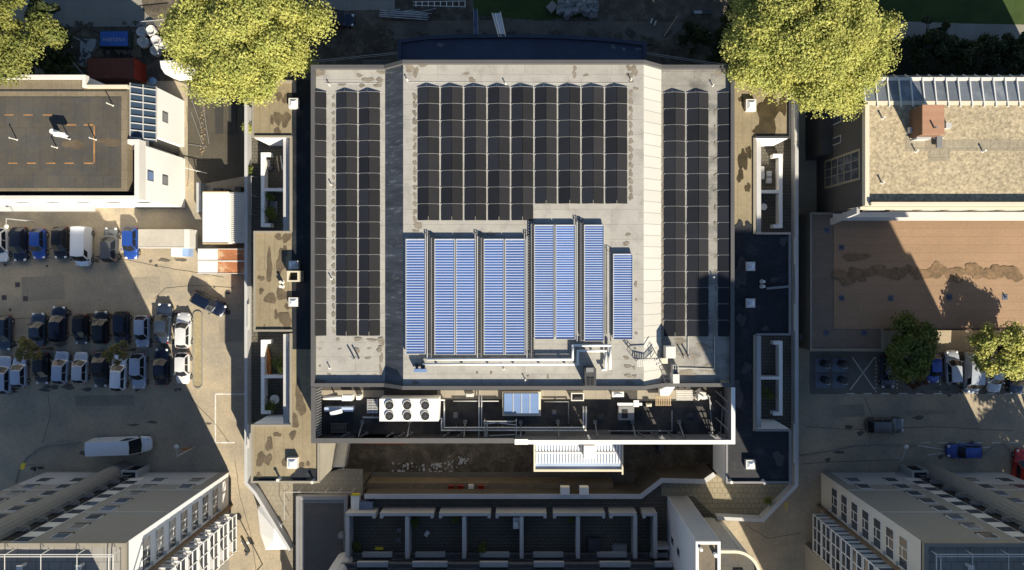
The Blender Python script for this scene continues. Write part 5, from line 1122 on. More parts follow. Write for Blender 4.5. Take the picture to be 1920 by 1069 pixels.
    for a in [37.6 + i * 3.3 for i in range(7)]: q.bar((X(a), y0 - .75, T - .4), (X(a), y0 - .75, T + .7), .05, .05); q.bar((X(a), y0 - .75, T + .7), (X(a), y0 - 3.5, T + .7), .05, .05)
    for a in (37.6, 38.0): q.bar((X(a), y0 - .75, T + .7), (X(a), -34, T + .7), .06, .06)
    q.build('roof_rail', offwhite, t_)
    for a in (41.0, 46.4, 52): q = MB(); q.cyl((X(a), y0 - 2.1, T - .4), (X(a), y0 - 2.1, T + .3), .16, 10); q.box(X(a) - .25, y0 - 2.3, T + .3, X(a) + .25, y0 - 1.9, T + .42); q.build('roof_cowl', offwhite, t_)
    q = MB(); 
    if s < 0: bx(q, 38.5, -50, T - .4, 58, -30.0, T + 2.3)  # unseen setback penthouse, read from the shade on the roof
    else: bx(q, 35.0, -40.8, 0, 63.7, -34.3, 35.9)  # unseen taller block, sides shaped to cast the long shadow
    q.build('unseen_upper_block', stucco, t_)
    if s < 0:
        q = MB()
        for i in range(7): bx(q, 50 + i * .5, -28.2, T - .4, 50.2 + i * .5, -26.9, T + .5)
        q.build('roof_fins', lightgrey, t_)
tower(-1, 'tall grey apartment tower with a sunlit white end wall in the lower left corner')
tower(1, 'tall grey apartment tower with a shaded end wall in the lower right corner')
# ------------------------------------------------------------------ vehicles
tyre = black; rimm = mat('alloy_rim', (.35, .35, .36), .35, .05, 1, metal=.6)
headl = mat('headlight_glass', (.65, .66, .68), .15, .05, 1); taill = mat('tail_light_glass', (.30, .015, .01), .25, .05, 1); carglass = mat('car_glass', (.016, .019, .025), .12, .05, 1, spec=.3)
def paint(name, c): return mat('paint_' + name, c, .28, .03, .6, metal=.25, spec=.5, coat=.6)
PN = {'navy': paint('navy', (.007, .012, .032)), 'blue': paint('blue', (.02, .07, .32)), 'black': paint('black', (.006, .007, .011)), 'white': paint('white', (.74, .74, .73)), 'silver': paint('silver', (.46, .50, .56)),
      'bluesilver': paint('bluesilver', (.36, .42, .54)), 'slate': paint('slate', (.03, .045, .075)), 'red': paint('red', (.42, .02, .015)), 'vanwhite': paint('vanwhite', (.72, .75, .80)), 'grey': paint('grey', (.10, .105, .115))}
def car(px, py, head, L, Wd, H, kind, col, label, group='cars parked in the yard', name='parked_car', cat='car'):
    t_ = thing(name, label, cat, (0, 0, 0), group); O = (0, 0, 0); hw0 = Wd / 2; van = kind == 'van'; P = PN[col]
    # cabin stations: a windscreen base, b roof front, c roof rear, d rear glass base (x forward)
    if kind == 'hatch': a, b_, c, d = L * .22, L * .06, -L * .36, -L * .465
    elif kind == 'estate': a, b_, c, d = L * .20, L * .06, -L * .38, -L * .475
    elif kind == 'sedan': a, b_, c, d = L * .19, L * .05, -L * .20, -L * .33
    elif kind == 'van': a, b_, c, d = L * .36, L * .24, -L * .485, -L * .495
    belt = .92 if not van else 1.05
    def zt(x):
        if x > a: f = (x - a) / (L / 2 - a); return belt - .10 - (.12 if not van else .2) * f - (.18 * f ** 4)
        if x < d: f = (d - x) / (L / 2 + d + 1e-6); return belt - .02 - .06 * f - (.2 * f ** 4 if kind == 'sedan' else .12 * f ** 3)
        return belt
    def hw(x):
        e = max(0, (abs(x) - (L / 2 - .75)) / .75); k_ = .42 if x > 0 else .26
        if van and x < 0: k_ = .05
        return hw0 * (1 - k_ * e ** 2.6)
    xs = sorted(set([-L / 2 + L * i / 18 for i in range(19)] + [a, d, L / 2 - .08, -L / 2 + .08])); q = MB(); vs = []
    for x in xs:
        w_ = hw(x); z = zt(x); e = 1 if abs(x) < L / 2 - .01 else .9
        half = [(w_ * .93 * e, .2), (w_ * e, .42), (w_ * e, z * .72), (w_ * .96 * e, z - .07), (w_ * .84 * e, z - .005), (w_ * .45 * e, z + .03)]
        ring = [(-y, zz) for y, zz in half] + [(0, z + .04)][:1] + [(y, zz) for y, zz in half[::-1]]
        vs += [(x, y, zz) for y, zz in ring]
    m_ = 13; fs = []
    for i in range(len(xs) - 1):
        for j in range(m_ - 1): fs.append((i * m_ + j, i * m_ + j + 1, (i + 1) * m_ + j + 1, (i + 1) * m_ + j))
        fs.append((i * m_ + m_ - 1, i * m_, (i + 1) * m_, (i + 1) * m_ + m_ - 1))
    fs += [tuple(range(m_)), tuple(range((len(xs) - 1) * m_, len(xs) * m_))]
    q.raw(vs, fs); q.build('body', P, t_, off=O, smooth=True)
    # cabin shell with roof
    wb = hw0 * (.90 if not van else .97); wt = hw0 * (.70 if not van else .86)
    zb = belt - .03
    A = [(a, -wb, zb), (a, wb, zb)]; B = [(b_, -wt, H), (b_, wt, H)]; C_ = [(c, -wt, H - .03), (c, wt, H - .03)]; D = [(d, -wb, zb), (d, wb, zb)]
    fm = (.20 if not van else .12); q = MB(); q.raw(A + B + C_ + D + [(a + fm, 0, zb), (b_ + fm * .6, 0, H), (c - .06, 0, H - .03), (d - .10, 0, zb)], [(0, 8, 9, 2), (8, 1, 3, 9), (4, 10, 11, 6), (10, 5, 7, 11), (0, 2, 4, 6), (1, 7, 5, 3), (2, 9, 3, 5, 10, 4)])
    n1, n2 = 7, 5; vs = []
    for i in range(n1):
        f = i / (n1 - 1); x = b_ + (c - b_) * f; z = H - .03 * f
        for j in range(n2):
            g = j / (n2 - 1) * 2 - 1; ww = wt * (1 if 0 < i < n1 - 1 else .97); vs.append((x, g * ww, z + .055 * (1 - g * g) * (1 - (2 * f - 1) ** 4) + .005))
    q2 = MB(); q2.raw(vs, [(i * n2 + j, i * n2 + j + 1, (i + 1) * n2 + j + 1, (i + 1) * n2 + j) for i in range(n1 - 1) for j in range(n2 - 1)])
    q.build('cabin', P, t_, off=O); q2.build('car_roof', P, t_, off=O, smooth=True)
    def pane(nm, p, k0=.06, k1=.94, v0=.06, v1=.95, out=.012, m=carglass):
        p = [Vector(x) for x in p]; n = (p[1] - p[0]).cross(p[3] - p[0]).normalized(); cc = sum(p, Vector()) / 4
        if n.dot(cc - Vector((0, 0, .9))) < 0: n = -n
        def at(u, v): lo_ = p[0].lerp(p[1], u); hi = p[3].lerp(p[2], u); return lo_.lerp(hi, v) + n * out
        return [at(k0, v0), at(k1, v0), at(k1, v1), at(k0, v1)]
    q = MB(); q.poly(pane('w', [A[0], (a + fm, 0, zb), (b_ + fm * .6, 0, H), B[0]], .07, 1.0)); q.poly(pane('w', [(a + fm, 0, zb), A[1], B[1], (b_ + fm * .6, 0, H)], 0, .93)); q.build('windscreen', carglass, t_, off=O)
    if not van: q = MB(); q.poly(pane('r', [D[0], (d - .1, 0, zb), (c - .06, 0, H - .03), C_[0]], .12, 1.0)); q.poly(pane('r', [(d - .1, 0, zb), D[1], C_[1], (c - .06, 0, H - .03)], 0, .88)); q.build('rear_window', carglass, t_, off=O)
    for s in (0, 1):
        q = MB(); P4 = [A[s], D[s], C_[s], B[s]]
        if van: q.poly(pane('s', P4, .05, .24, .25, .9))
        else: q.poly(pane('s', P4, .07, .46, .12, .9)); q.poly(pane('s', P4, .50, .92, .12, .9))
        q.build('side_window', carglass, t_, off=O)
    for sx in (1, -1):
        for s in (1, -1):
            xw = (L / 2 - .82) if sx > 0 else -(L / 2 - .78)
            q = MB(); q.cyl((xw, s * (hw0 - .20), .32), (xw, s * (hw0 + .012), .32), .32, 14); wq = q.build('wheel', tyre, t_, off=O)
            q = MB(); q.cyl((xw, s * (hw0 + .012), .32), (xw, s * (hw0 + .022), .32), .2, 10); o = q.build('rim', rimm, wq, off=O)
    for s in (1, -1):
        q = MB(); q.ball((L / 2 - .22, s * hw0 * .66, .62 if not van else .8), .19, .09, n=8); q.build('headlight', headl, t_, off=O, smooth=True)
        q = MB(); q.ball((-L / 2 + .12, s * hw0 * .76, .72 if not van else 1.0), .13, .10, n=8); q.build('tail_light', taill, t_, off=O, smooth=True)
        q = MB(); q.ball((a - .12, s * (hw0 + .09), .98 if not van else 1.25), .11, .08, n=8); q.build('mirror', P if kind != 'van' else tyre, t_, off=O, smooth=True)
    x, y = W(px, py, .9 if not van else 1.4); t_.location = (x, y, 0); t_.rotation_euler = (0, 0, math.radians(head)); return t_
UP, DN = 90, -90
car(-1, 459, DN + 1, 4.2, 1.8, 1.5, 'hatch', 'white', 'white car cut by the left edge, first row')
car(34, 458, DN + 1, 4.3, 1.82, 1.5, 'hatch', 'navy', 'dark blue hatchback in the first row, second from the left edge')
car(70, 457, DN + 1, 3.8, 1.7, 1.5, 'hatch', 'blue', 'bright blue small hatchback in the first row between two dark cars')
car(111, 455, DN, 4.0, 1.75, 1.5, 'hatch', 'black', 'black hatchback in the first row beside the white van')
car(149, 462, DN - 1, 4.9, 1.9, 1.95, 'van', 'vanwhite', 'white panel van parked in the first row', name='parked_van', cat='van')
car(205, 459, UP - 1, 4.4, 1.75, 1.8, 'estate', 'grey', 'boxy dark grey car with dark blue roof, nose up, right of the white van')
car(243, 456, DN, 4.0, 1.76, 1.5, 'hatch', 'blue', 'bright blue hatchback touching the grey trailer, end of the first row')
car(389, 569, -27, 4.5, 1.8, 1.5, 'estate', 'navy', 'dark car standing diagonally at the sun edge near the podium wall')
G2 = 'cars of the second row'; G3 = 'cars of the third row'
car(4, 625, DN, 4.4, 1.8, 1.48, 'estate', 'slate', 'dark car cut by the left edge, second row', G2)
car(69, 618, UP + 1, 4.2, 1.8, 1.5, 'sedan', 'slate', 'slate sedan under the upper brown sapling, second row', G2)
car(107, 608, UP - 1, 4.5, 1.85, 1.5, 'estate', 'navy', 'dark blue estate parked furthest up of the second row, right of the slate sedan', G2)
car(150, 618, DN, 3.7, 1.7, 1.5, 'hatch', 'black', 'small black hatchback nose down, second row', G2)
car(187, 614, UP, 4.1, 1.78, 1.5, 'hatch', 'black', 'black hatchback nose up with grey windscreen, second row', G2)
car(226, 617, DN, 4.3, 1.8, 1.5, 'estate', 'navy', 'dark navy car nose down beside the light blue one, second row', G2)
car(265, 622, DN, 4.0, 1.72, 1.5, 'hatch', 'bluesilver', 'light blue silver hatchback, only pale car left of the sun edge in the second row', G2)
car(304, 606, UP - 3, 5.0, 1.86, 1.48, 'sedan', 'slate', 'long dark blue sedan touched by the sun, second from right in the second row', G2)
car(342, 620, UP - 1, 4.4, 1.82, 1.5, 'estate', 'white', 'sunlit white car at the right end of the second row', G2)
car(4, 704, UP, 4.7, 1.85, 1.5, 'estate', 'bluesilver', 'silver car cut by the left edge, third row', G3)
car(34, 698, UP, 3.9, 1.7, 1.5, 'hatch', 'bluesilver', 'pale silver hatchback second from the left edge, third row', G3)
car(76, 692, DN, 3.9, 1.72, 1.5, 'hatch', 'black', 'black hatchback under the brown sapling, third row', G3)
car(112, 690, UP - 3, 4.1, 1.75, 1.5, 'hatch', 'bluesilver', 'light blue silver car with dark windscreen, third row, right of the black hatchback', G3)
car(149, 690, UP - 2, 3.9, 1.75, 1.5, 'hatch', 'silver', 'silver hatchback between the light blue and the black car, third row', G3)
car(186, 693, DN, 4.5, 1.78, 1.5, 'sedan', 'black', 'black sedan nose down left of the sapling over the white estate', G3)
car(221, 700, UP - 3, 4.5, 1.82, 1.5, 'estate', 'vanwhite', 'whitish estate with its bonnet under the right sapling, third row', G3)
car(258, 697, DN, 4.4, 1.82, 1.65, 'estate', 'bluesilver', 'boxy pale blue silver car nose down, third row', G3)
car(301, 688, UP, 4.6, 1.82, 1.47, 'sedan', 'navy', 'long dark navy saloon, third row, left of the last white hatchback', G3)
car(341, 691, DN, 3.9, 1.72, 1.5, 'hatch', 'white', 'white hatchback at the sun edge, right end of the third row', G3)
car(223, 837, 2, 7.2, 1.98, 2.5, 'van', 'vanwhite', 'long white van parked alone across the bottom of the yard', name='parked_van', cat='van')
GR = 'cars in the right car park'
car(1667, 697, DN, 4.2, 1.8, 1.4, 'hatch', 'slate', 'grey blue car half hidden by the dark green tree, right car park', GR)
car(1752, 692, DN, 3.6, 1.68, 1.5, 'hatch', 'blue', 'bright blue small car parked right of the dark green tree', GR)
car(1789, 690, UP + 3, 4.3, 1.8, 1.5, 'estate', 'silver', 'silver estate nose up with a slanting sun patch behind it', GR)
car(1830, 701, DN - 3, 5.1, 1.95, 1.95, 'van', 'silver', 'big silver minibus between the silver estate and the yellow tree', GR, 'parked_van', 'van')
car(1868, 705, DN - 4, 4.2, 1.78, 1.5, 'hatch', 'silver', 'pale silver car with its rear under the yellow tree', GR)
car(1908, 708, DN, 4.3, 1.82, 1.5, 'estate', 'slate', 'dark blue grey car at the right edge beside the yellow tree', GR)
car(1662, 799, 1, 4.7, 1.86, 1.6, 'estate', 'grey', 'dark grey estate driving right through the right car park', GR)
car(1811, 847, 180, 4.3, 1.76, 1.5, 'hatch', 'blue', 'deep blue hatchback facing left on the white lines above the tower', GR)
car(1918, 880, 85, 4.8, 1.9, 1.6, 'estate', 'red', 'red vehicle cut by the right edge above the tower', GR)
car(630, 35, -3, 4.4, 1.8, 1.45, 'hatch', 'navy', 'dark blue car half under the big yellow tree at the top', 'cars at the top edge')
rb0 = random.Random(44)
def rock(q, x, y, z, r, seed):
    r_ = random.Random(seed); n = 6; vs = []
    for k_, (f, zz) in enumerate(((.7, 0), (1, .45), (.6, .9))):
        for i in range(n): t = 2 * math.pi * i / n + seed; R_ = r * f * r_.uniform(.7, 1.25); vs.append((x + R_ * math.cos(t), y + R_ * math.sin(t), z + r * zz * r_.uniform(.8, 1.1)))
    fs = [(k_ * n + i, k_ * n + (i + 1) % n, (k_ + 1) * n + (i + 1) % n, (k_ + 1) * n + i) for k_ in range(2) for i in range(n)] + [tuple(range(2 * n, 3 * n))]
    q.raw(vs, fs)
# grey trailer, cab box, containers
t_ = thing('truck_trailer', 'long grey flat-topped trailer box beside the blue hatchback', 'trailer', HPX(306, 448, 0))
q = MB(); q.pb(259, 430, 345, 465, .9, 2.9); q.build('box_body', mat('dusty_canvas', (.40, .37, .32), .8, .1, .7, fine=(3, .06)), t_); q = MB(); q.pb(345.3, 430, 355.5, 465, .9, 2.9); q.build('front_cap', offwhite, t_)
for x in (270, 290, 330):
    for y in (436, 460): q = MB(); X, Y = W(x, y, 0); q.cyl((X, Y - .12, .45), (X, Y + .12, .45), .45, 12); q.build('wheel', black, t_)
q = MB(); q.pb(262, 433, 352, 462, .5, .9); q.build('chassis', darkgrey, t_)
q = MB(); q.pb(259, 463.8, 345, 465.4, 2.9, 2.95); q.build('rail', offwhite, t_)
t_ = thing('utility_box', 'white utility box with a pale blue lid end below the grey trailer', 'utility box', HPX(337, 472, 0)); q = MB(); q.pb(321, 464, 341, 481, 0, 1.3); q.build('body', white, t_); q = MB(); q.pb(341.2, 464, 353, 481, 0, 1.25); q.build('lid', mat('lid_blue', (.26, .37, .62), .5, .05, 1), t_)
t_ = thing('storage_container', 'large white container with a sandy rim standing against the podium wall', 'container', HPX(406, 407, 0)); q = MB(); q.pb(380, 361, 430, 457, 0, 3.0, 0); q.build('body', white, t_)
q = MB(); q.pb(380, 359, 429, 361, 2.7, 3.05); q.pb(380, 455, 428, 458, 2.7, 3.05); q.build('rim', wood, t_)
t_ = thing('container_shed', 'grey ribbed shed roof between the white container and the podium wall', 'shed', HPX(444, 407, 0)); q = MB(); q.pb(431, 361, 462, 456, 0, 2.6); q.build('body', lightgrey, t_)
q = MB()
for i in range(24): q.pb(432, 364 + i * 3.85, 461, 365.5 + i * 3.85, 2.6, 2.66)
q.build('rib', offwhite, t_)
rustwhite = mat('rust_stained_white', (.62, .58, .52), .6, .1, .9, color2=(.32, .13, .055), ramp=(.47, .58))
for (y0_, y1_, lb) in ((467, 489, 'upper rust-stained white container end beside the podium wall'), (490.5, 513, 'lower rust-stained white container end beside the podium wall')):
    t_ = thing('shipping_container', lb, 'container', HPX(410, (y0_ + y1_) / 2, 0), 'rust-stained containers'); q = MB(); q.pb(371, y0_, 408, y1_, 0, 2.5); q.build('body', mat('container_white', (.72, .70, .66), .6, .06, 1), t_)
    q = MB(); q.pb(408, y0_, 462, y1_, 0, 2.5); q.build('rusty_end', mat('container_rust', (.36, .14, .06), .7, .25, 1.0, fine=(4, .15), color2=(.50, .33, .20), ramp=(.48, .62)), t_); q = MB(); q.pb(371, y0_ - .6, 462, y0_ + .6, 2.5, 2.56); q.pb(371, y1_ - .6, 462, y1_ + .6, 2.5, 2.56)
    q.build('top_rail', offwhite, t_)
for (a_, c_, lb) in [(402, 419, 'left black rubber mat lying in the alley below the big tree'), (428, 444, 'right black rubber mat lying in the alley below the big tree')]:
    q = MB(); q.pp([(a_, 188), (c_, 186), (c_ - 1, 250), (a_ + 2, 252)], .008, .05); solo(q, 'rubber_mat', mat('mat_rubber', (.035, .034, .033), .9, .2, 1), lb, 'mat', 'black mats in the alley')
q = MB()
for i in range(60): rock(q, *W(380 + rb0.uniform(-5, 5), 160 + i * 2.2, .1), 0, rb0.uniform(.04, .13), i + 500)
struct(q, 'brick_rubble', mat('brick_rubble_pale', (.26, .20, .13), .95, .25, 2), 'stuff')['label'] = 'line of pale brick rubble along the alley edge'
t_ = thing('gate_barrier', 'thin white swing gate in the alley above the white container', 'gate', HPX(372, 320, 0)); q = MB(); q.bar((*W(347, 315, 1.2), 1.2), (*W(388, 325, 1.2), 1.2), .08, .1); q.bar((*W(368, 322, 0), 0), (*W(368, 322, 1.3), 1.3), .1, .1); q.build('arm', offwhite, t_)
q = MB(); q.pb(368, 342, 377, 398, 0, 1.1); q.pb(369, 343, 376, 397, 1.1, 1.14); solo(q, 'barrier_block', lightgrey, 'long pale concrete block left of the white container', 'concrete block')
q = MB(); q.pb(399, 353, 415, 358, 0, .6); q.pb(421, 354, 428, 358, 0, .8); q.pb(440, 350, 452, 358, 0, .9); solo(q, 'tool_crates', darkgrey, 'small dark crates lined up above the white container', 'crates')
q = MB()
for (a_, b_, c_, d_) in [(352, 165, 378, 240), (358, 210, 380, 270), (352, 270, 388, 275), (376, 170, 392, 270)]: q.bar((*W(a_, b_, .1), .06), (*W(c_, d_, .1), .06), .06, .06)
solo(q, 'loose_tubes', midgrey, 'thin loose tubes lying on the sandy strip right of the white building', 'tubes')
# ------------------------------------------------------------------ top left yard
t_ = thing('shipping_container', 'dark red ribbed shipping container with a bright red end in the top yard', 'container', HPX(213, 130, 0))
zc_ = 2.6; q = MB(); q.pb(163, 109, 251, 146, 0, zc_); q.build('body', rust, t_); q = MB(); x0, y0 = W(251, 109, zc_); x1, y1 = W(251, 146, zc_); q.box(x0 + .01, y1, 0, x0 + .06, y0, zc_ - .02); q.build('door', redpaint, t_, label='bright red container end')
q = MB()
for i in range(25): q.pb(165 + i * 3.45, 109.5, 166.6 + i * 3.45, 145.5, zc_, zc_ + .045)
q.build('roof_ribs', mat('rust_ribs', (.21, .07, .045), .8, .2, 1), t_)
t_ = thing('covered_skip', 'skip under a blue cover with upside-down white lettering', 'skip', HPX(213, 73, 0))
q = MB(); q.pb(186, 57, 241, 88, 0, 1.5); q.build('skip_body', mat('dark_green_steel', (.03, .05, .045), .6, .1, 1), t_); q = MB(); q.pb(188, 59, 239.5, 86, 1.5, 1.58); cv = q.build('cover', mat('blue_tarpaulin', (.035, .12, .42), .6, .15, 1.2, fine=(2, .1)), t_)
cu = bpy.data.curves.new('lettering', 'FONT'); cu.body = 'VAESSEN'; cu.size = .62; cu.align_x = 'CENTER'; cu.align_y = 'CENTER'; cu.extrude = .004; cu.materials.append(lightgrey); cu.space_character = 1.18
to = bpy.data.objects.new('lettering', cu); COL.objects.link(to); to.parent = cv; X, Y = W(214, 74, 1.6); to.location = (X - t_.location.x, Y - t_.location.y, 1.6); to.rotation_euler = (0, 0, math.pi)
bpy.context.view_layer.update(); me_ = bpy.data.meshes.new_from_object(to); par_, loc_ = to.parent, to.location.copy(); bpy.data.objects.remove(to); to = bpy.data.objects.new('lettering', me_); COL.objects.link(to); to.parent = par_; to.location = loc_; to.rotation_euler = (0, 0, math.pi)
rb = random.Random(5)
def bag(px, py, r, label):
    q = MB(); x, y = W(px, py, .9); n = 14; vs = []; fs = []
    prof = [(.75, 0), (1.0, .3), (1.02, .7), (.95, .95), (.80, .98), (.60, .80), (.35, .72)]
    jit = [[1 + rb.uniform(-.09, .09) for _ in range(n)] for _ in prof]
    for k_, (f, z) in enumerate(prof):
        for i in range(n): t = 2 * math.pi * i / n; R_ = r * f * jit[k_][i]; vs.append((x + R_ * math.cos(t), y + R_ * math.sin(t), z * .95 + rb.uniform(-.05, .05) * (k_ > 0)))
    for k_ in range(len(prof) - 1):
        for i in range(n): fs.append((k_ * n + i, k_ * n + (i + 1) % n, (k_ + 1) * n + (i + 1) % n, (k_ + 1) * n + i))
    fs.append(tuple(range((len(prof) - 1) * n, len(prof) * n))); q.raw(vs, fs)
    solo(q, 'builders_bag', mat('woven_bag', (.50, .49, .46), .85, .12, 2, fine=(4, .2)), label, 'bulk bag', 'white bulk bags in the top yard')
for (x, y, r_, lb) in [(264, 59, .62, 'upper left bulk bag beside the blue-covered skip'), (282, 57, .66, 'upper right bulk bag, sunlit, beside the fence'), (267, 78, .7, 'lower left bulk bag, next to the timber stack'), (291, 75, .66, 'middle right bulk bag'), (306, 85, .55, 'bulk bag at the tree edge, rightmost'), (290, 94, .66, 'lowest bulk bag, torn and tilted')]: bag(x, y, r_, lb)
t_ = thing('loading_plate', 'pale speckled sheet stack left of the blue-covered skip', 'sheet stack', HPX(164, 97, 0)); q = MB(); q.pp([(151, 73), (179, 73), (180, 82), (168, 106), (155, 122), (148, 122)], .1, .9); q.build('sheets', mat('speckled_sheet', (.34, .37, .38), .8, .15, 1, color2=(.06, .07, .08), ramp=(.52, .58)), t_)
q = MB()
for i in range(5): q.bar((*W(249 + i * 3.4, 88, .5), .5), (*W(251 + i * 3.4, 108, .4), .4), .12, .08)
q.box(*W(244, 88, .4), 0, *W(257, 64, .4), .4); solo(q, 'timber_stack', mat('weathered_timber', (.22, .17, .11), .85, .2, 2), 'weathered timber stack between the skip and the bulk bags', 'timber')
q = MB()
for i in range(6): q.bar((*W(168, 97 + i * 2, .5), .5), (*W(190 + i, 93 + i * 2.5, .5), .5), .1, .08)
solo(q, 'timber_stack', mat('weathered_timber', (.2, .2, .2)), 'fan of planks lying above the dark red container', 'timber')
q = MB()
for i in range(14): a = rb.random() * 3.1; x, y = W(200 + rb.random() * 45, 92 + rb.random() * 12, .4); q.bar((x, y, .2), (x + math.cos(a) * .8, y + math.sin(a) * .8, .45), .3, .08)
solo(q, 'scrap_heap', concrete, 'heap of broken boards between skip and dark red container', 'scrap heap')
t_ = thing('white_cover', 'bright white rounded cover half hidden under the big yellow tree', 'cover', HPX(318, 127, 0)); q = MB(); z = 2.2
out = [(298, 113), (330, 112), (352, 120), (352, 140), (322, 143), (308, 138), (300, 128)]
q.prism([W(x, y, z) for x, y in out], .2, z - .2); inn = [W(x + (325 - x) * .08, y + (127 - y) * .08, z) for x, y in out]; q.prism(inn, z - .2, z); q.build('shell', white, t_)
for x, y in ((308, 120), (340, 120), (340, 138)): q = MB(); X, Y = W(x, y, 0); q.cyl((X, Y, 0), (X, Y, .3), .2, 10); q.build('foot', black, t_)
q = MB(); x, y = W(286, 152, .6); q.ball((x, y, .5), .5, .4, n=12); solo(q, 'blue_barrel_cover', mat('pale_blue_plastic', (.2, .33, .55), .5, .1, 1), 'pale blue rounded tub beside the dark red container', 'tub')
t_ = thing('mesh_fence', 'leaning pale fence panels between the dark trees and the yard', 'fence', HPX(118, 70, 0)); q = MB()
for (a_, b_, c_, d_) in [(108, 51, 131, 66), (131, 66, 150, 75), (108, 51, 118, 78), (118, 78, 131, 66), (131, 66, 135, 90)]: q.bar((*W(a_, b_, 1.8), 1.8), (*W(c_, d_, 1.8), 1.8), .1, .08)
for i in range(6): q.bar((*W(109 + i * 4, 52 + i * 2.6, 1.8), 1.8), (*W(113 + i * 3.4, 66 + i * 2, .4), .4), .28, .04)
q.build('panel', lightgrey, t_)
q = MB(); q.bar((*W(135, 115, 1), 1), (*W(156, 139, 1), 1), .1, .1); solo(q, 'fence_post', lightgrey, 'thin pole lying left of the dark red container', 'pole')
t_ = thing('mesh_fence', 'wire mesh fence bent around the bulk bags beside the yellow tree', 'fence', HPX(290, 42, 0))
for (a_, b_, c_, d_) in [(260, 41, 322, 35), (260, 41, 272, 50)]:
    q = MB(); p, r_ = W(a_, b_, 1.8), W(c_, d_, 1.8); q.bar((*p, 1.8), (*r_, 1.8), .06, .06); q.bar((*p, .1), (*r_, .1), .06, .06); n = max(3, int(math.hypot(r_[0] - p[0], r_[1] - p[1]) / .25))
    for i in range(n + 1): f = i / n; q.bar((p[0] + (r_[0] - p[0]) * f, p[1] + (r_[1] - p[1]) * f, 0), (p[0] + (r_[0] - p[0]) * f, p[1] + (r_[1] - p[1]) * f, 1.8), .02, .02)
    q.build('panel', lightgrey, t_)
# top centre clutter
t_ = thing('site_fence', 'white upright fence frame at the top edge, left of the walkway', 'fence', HPX(790, 8, 0)); q = MB()
for i in range(9): q.bar((*W(780 + i * 11.5, 3, 0), .05), (*W(780 + i * 11.5, 13, .9), .9), .08, .08)
q.bar((*W(775, 10, .9), .9), (*W(873, 13, .9), .9), .08, .08); q.bar((*W(775, 4, .1), .1), (*W(873, 2, .1), .1), .08, .08); q.build('bars', offwhite, t_)
q = MB()
for i in range(46): a = rb.uniform(-.25, .25); x, y = W(708 + rb.random() * 82, 20 + rb.random() * 12 + (0), .4); z = .05 + rb.random() * .5; l_ = rb.uniform(.5, 2.4); q.bar((x, y, z), (x + math.cos(a) * l_, y + math.sin(a) * l_, z + .05), .07, .07)
for i in range(4): q.bar((*W(712, 19 + i * 4, .6), .6), (*W(802, 25 + i * 4, .6), .6), .09, .08)
solo(q, 'scaffold_pile', lightgrey, 'long pile of scaffold tubes lying on the verge above the annex', 'scaffold pile')
t_ = thing('gangway', 'narrow dark gangway leading down to the dark annex roof', 'gangway', HPX(892, 48, 0)); q = MB()
for dx in (-3.5, 3.5): q.bar((*W(892 + dx, 20, 1.5), 1.5), (*W(893 + dx, 68, 6), 5.6), .08, .08); q.bar((*W(892 + dx, 20, 1.5), 2.4), (*W(893 + dx, 68, 6), 6.5), .06, .06)
for i in range(16): f = i / 15; q.bar((*W(888.5 + f, 20 + 48 * f, 1.5 + 4.1 * f), 1.5 + 4.1 * f), (*W(895.5 + f, 20 + 48 * f, 1.5 + 4.1 * f), 1.5 + 4.1 * f), .25, .04)
for y in (21, 60): q.bar((*W(892, y, 0), 0), (*W(892, y, 2), 2 if y < 40 else 5), .1, .1)
q.build('deck', mat('gangway_steel', (.07, .10, .16), .6, .1, 1), t_)
t_ = thing('rubbish_chute', 'pale blue tapering chute slanting down onto the annex edge', 'chute', HPX(935, 43, 0)); q = MB()
top = [(*W(922, 20, 3), 2.0), (*W(938, 18, 3), 2.0), (*W(948, 69, 6.3), 6.35), (*W(935, 69, 6.3), 6.35)]; q.raw(top + [(x, y, z - .25) for x, y, z in top], [(0, 1, 2, 3), (4, 7, 6, 5), (0, 4, 5, 1), (1, 5, 6, 2), (2, 6, 7, 3), (3, 7, 4, 0)]); q.build('trough', mat('chute_blue', (.30, .38, .50), .5, .08, 1), t_)
q = MB(); t0, t1, t2, t3 = [Vector(v) for v in top]; q.bar(t0 + Vector((0, 0, .1)), t3 + Vector((0, 0, .1)), .08, .2); q.bar(t1 + Vector((0, 0, .1)), t2 + Vector((0, 0, .1)), .08, .2); q.bar(t0.lerp(t1, .35) + Vector((0, 0, .06)), t3.lerp(t2, .35) + Vector((0, 0, .06)), .12, .06); q.build('side_rail', offwhite, t_)
q = MB(); 
for p in (t0, t1): q.bar((p.x, p.y, 0), p, .1, .1)
q.build('leg', midgrey, t_)
# rubble
q = MB()
for i in range(170):
    u = rb.random(); x, y = W(1046 + u * 74, 1 + rb.random() * 26 + 5 * math.sin(u * 9), .3); rock(q, x, y, rb.random() * .5, rb.choice((.12, .2, .2, .35, .5)), i)
struct(q, 'rubble', mat('grey_rubble', (.24, .24, .23), .95, .25, 2, fine=(5, .2)), 'stuff'); COL.objects['rubble']['label'] = 'heap of broken concrete rubble at the top edge'
q = MB(); x, y = W(1035, 13, .5); q.prism([(x - .75, y), (x + .05, y + .8), (x + .7, y + .1), (x - .05, y - .75)], 0, .55); solo(q, 'concrete_block', concrete, 'big square concrete block left of the rubble heap', 'concrete block')
t_ = thing('garden_bench', 'dark bench with a pale board in the shade near the right yellow tree', 'bench', HPX(1320, 22, 0)); q = MB(); q.pb(1298, 19, 1335, 26, .4, .5); q.build('seat', darkgrey, t_); q = MB(); q.pb(1302, 20, 1316, 25.5, .5, .53); q.build('board', lightgrey, t_)
for x in (1300, 1332): q = MB(); q.pb(x - 1.5, 20, x + 1.5, 25, 0, .4); q.build('leg', darkgrey, t_)
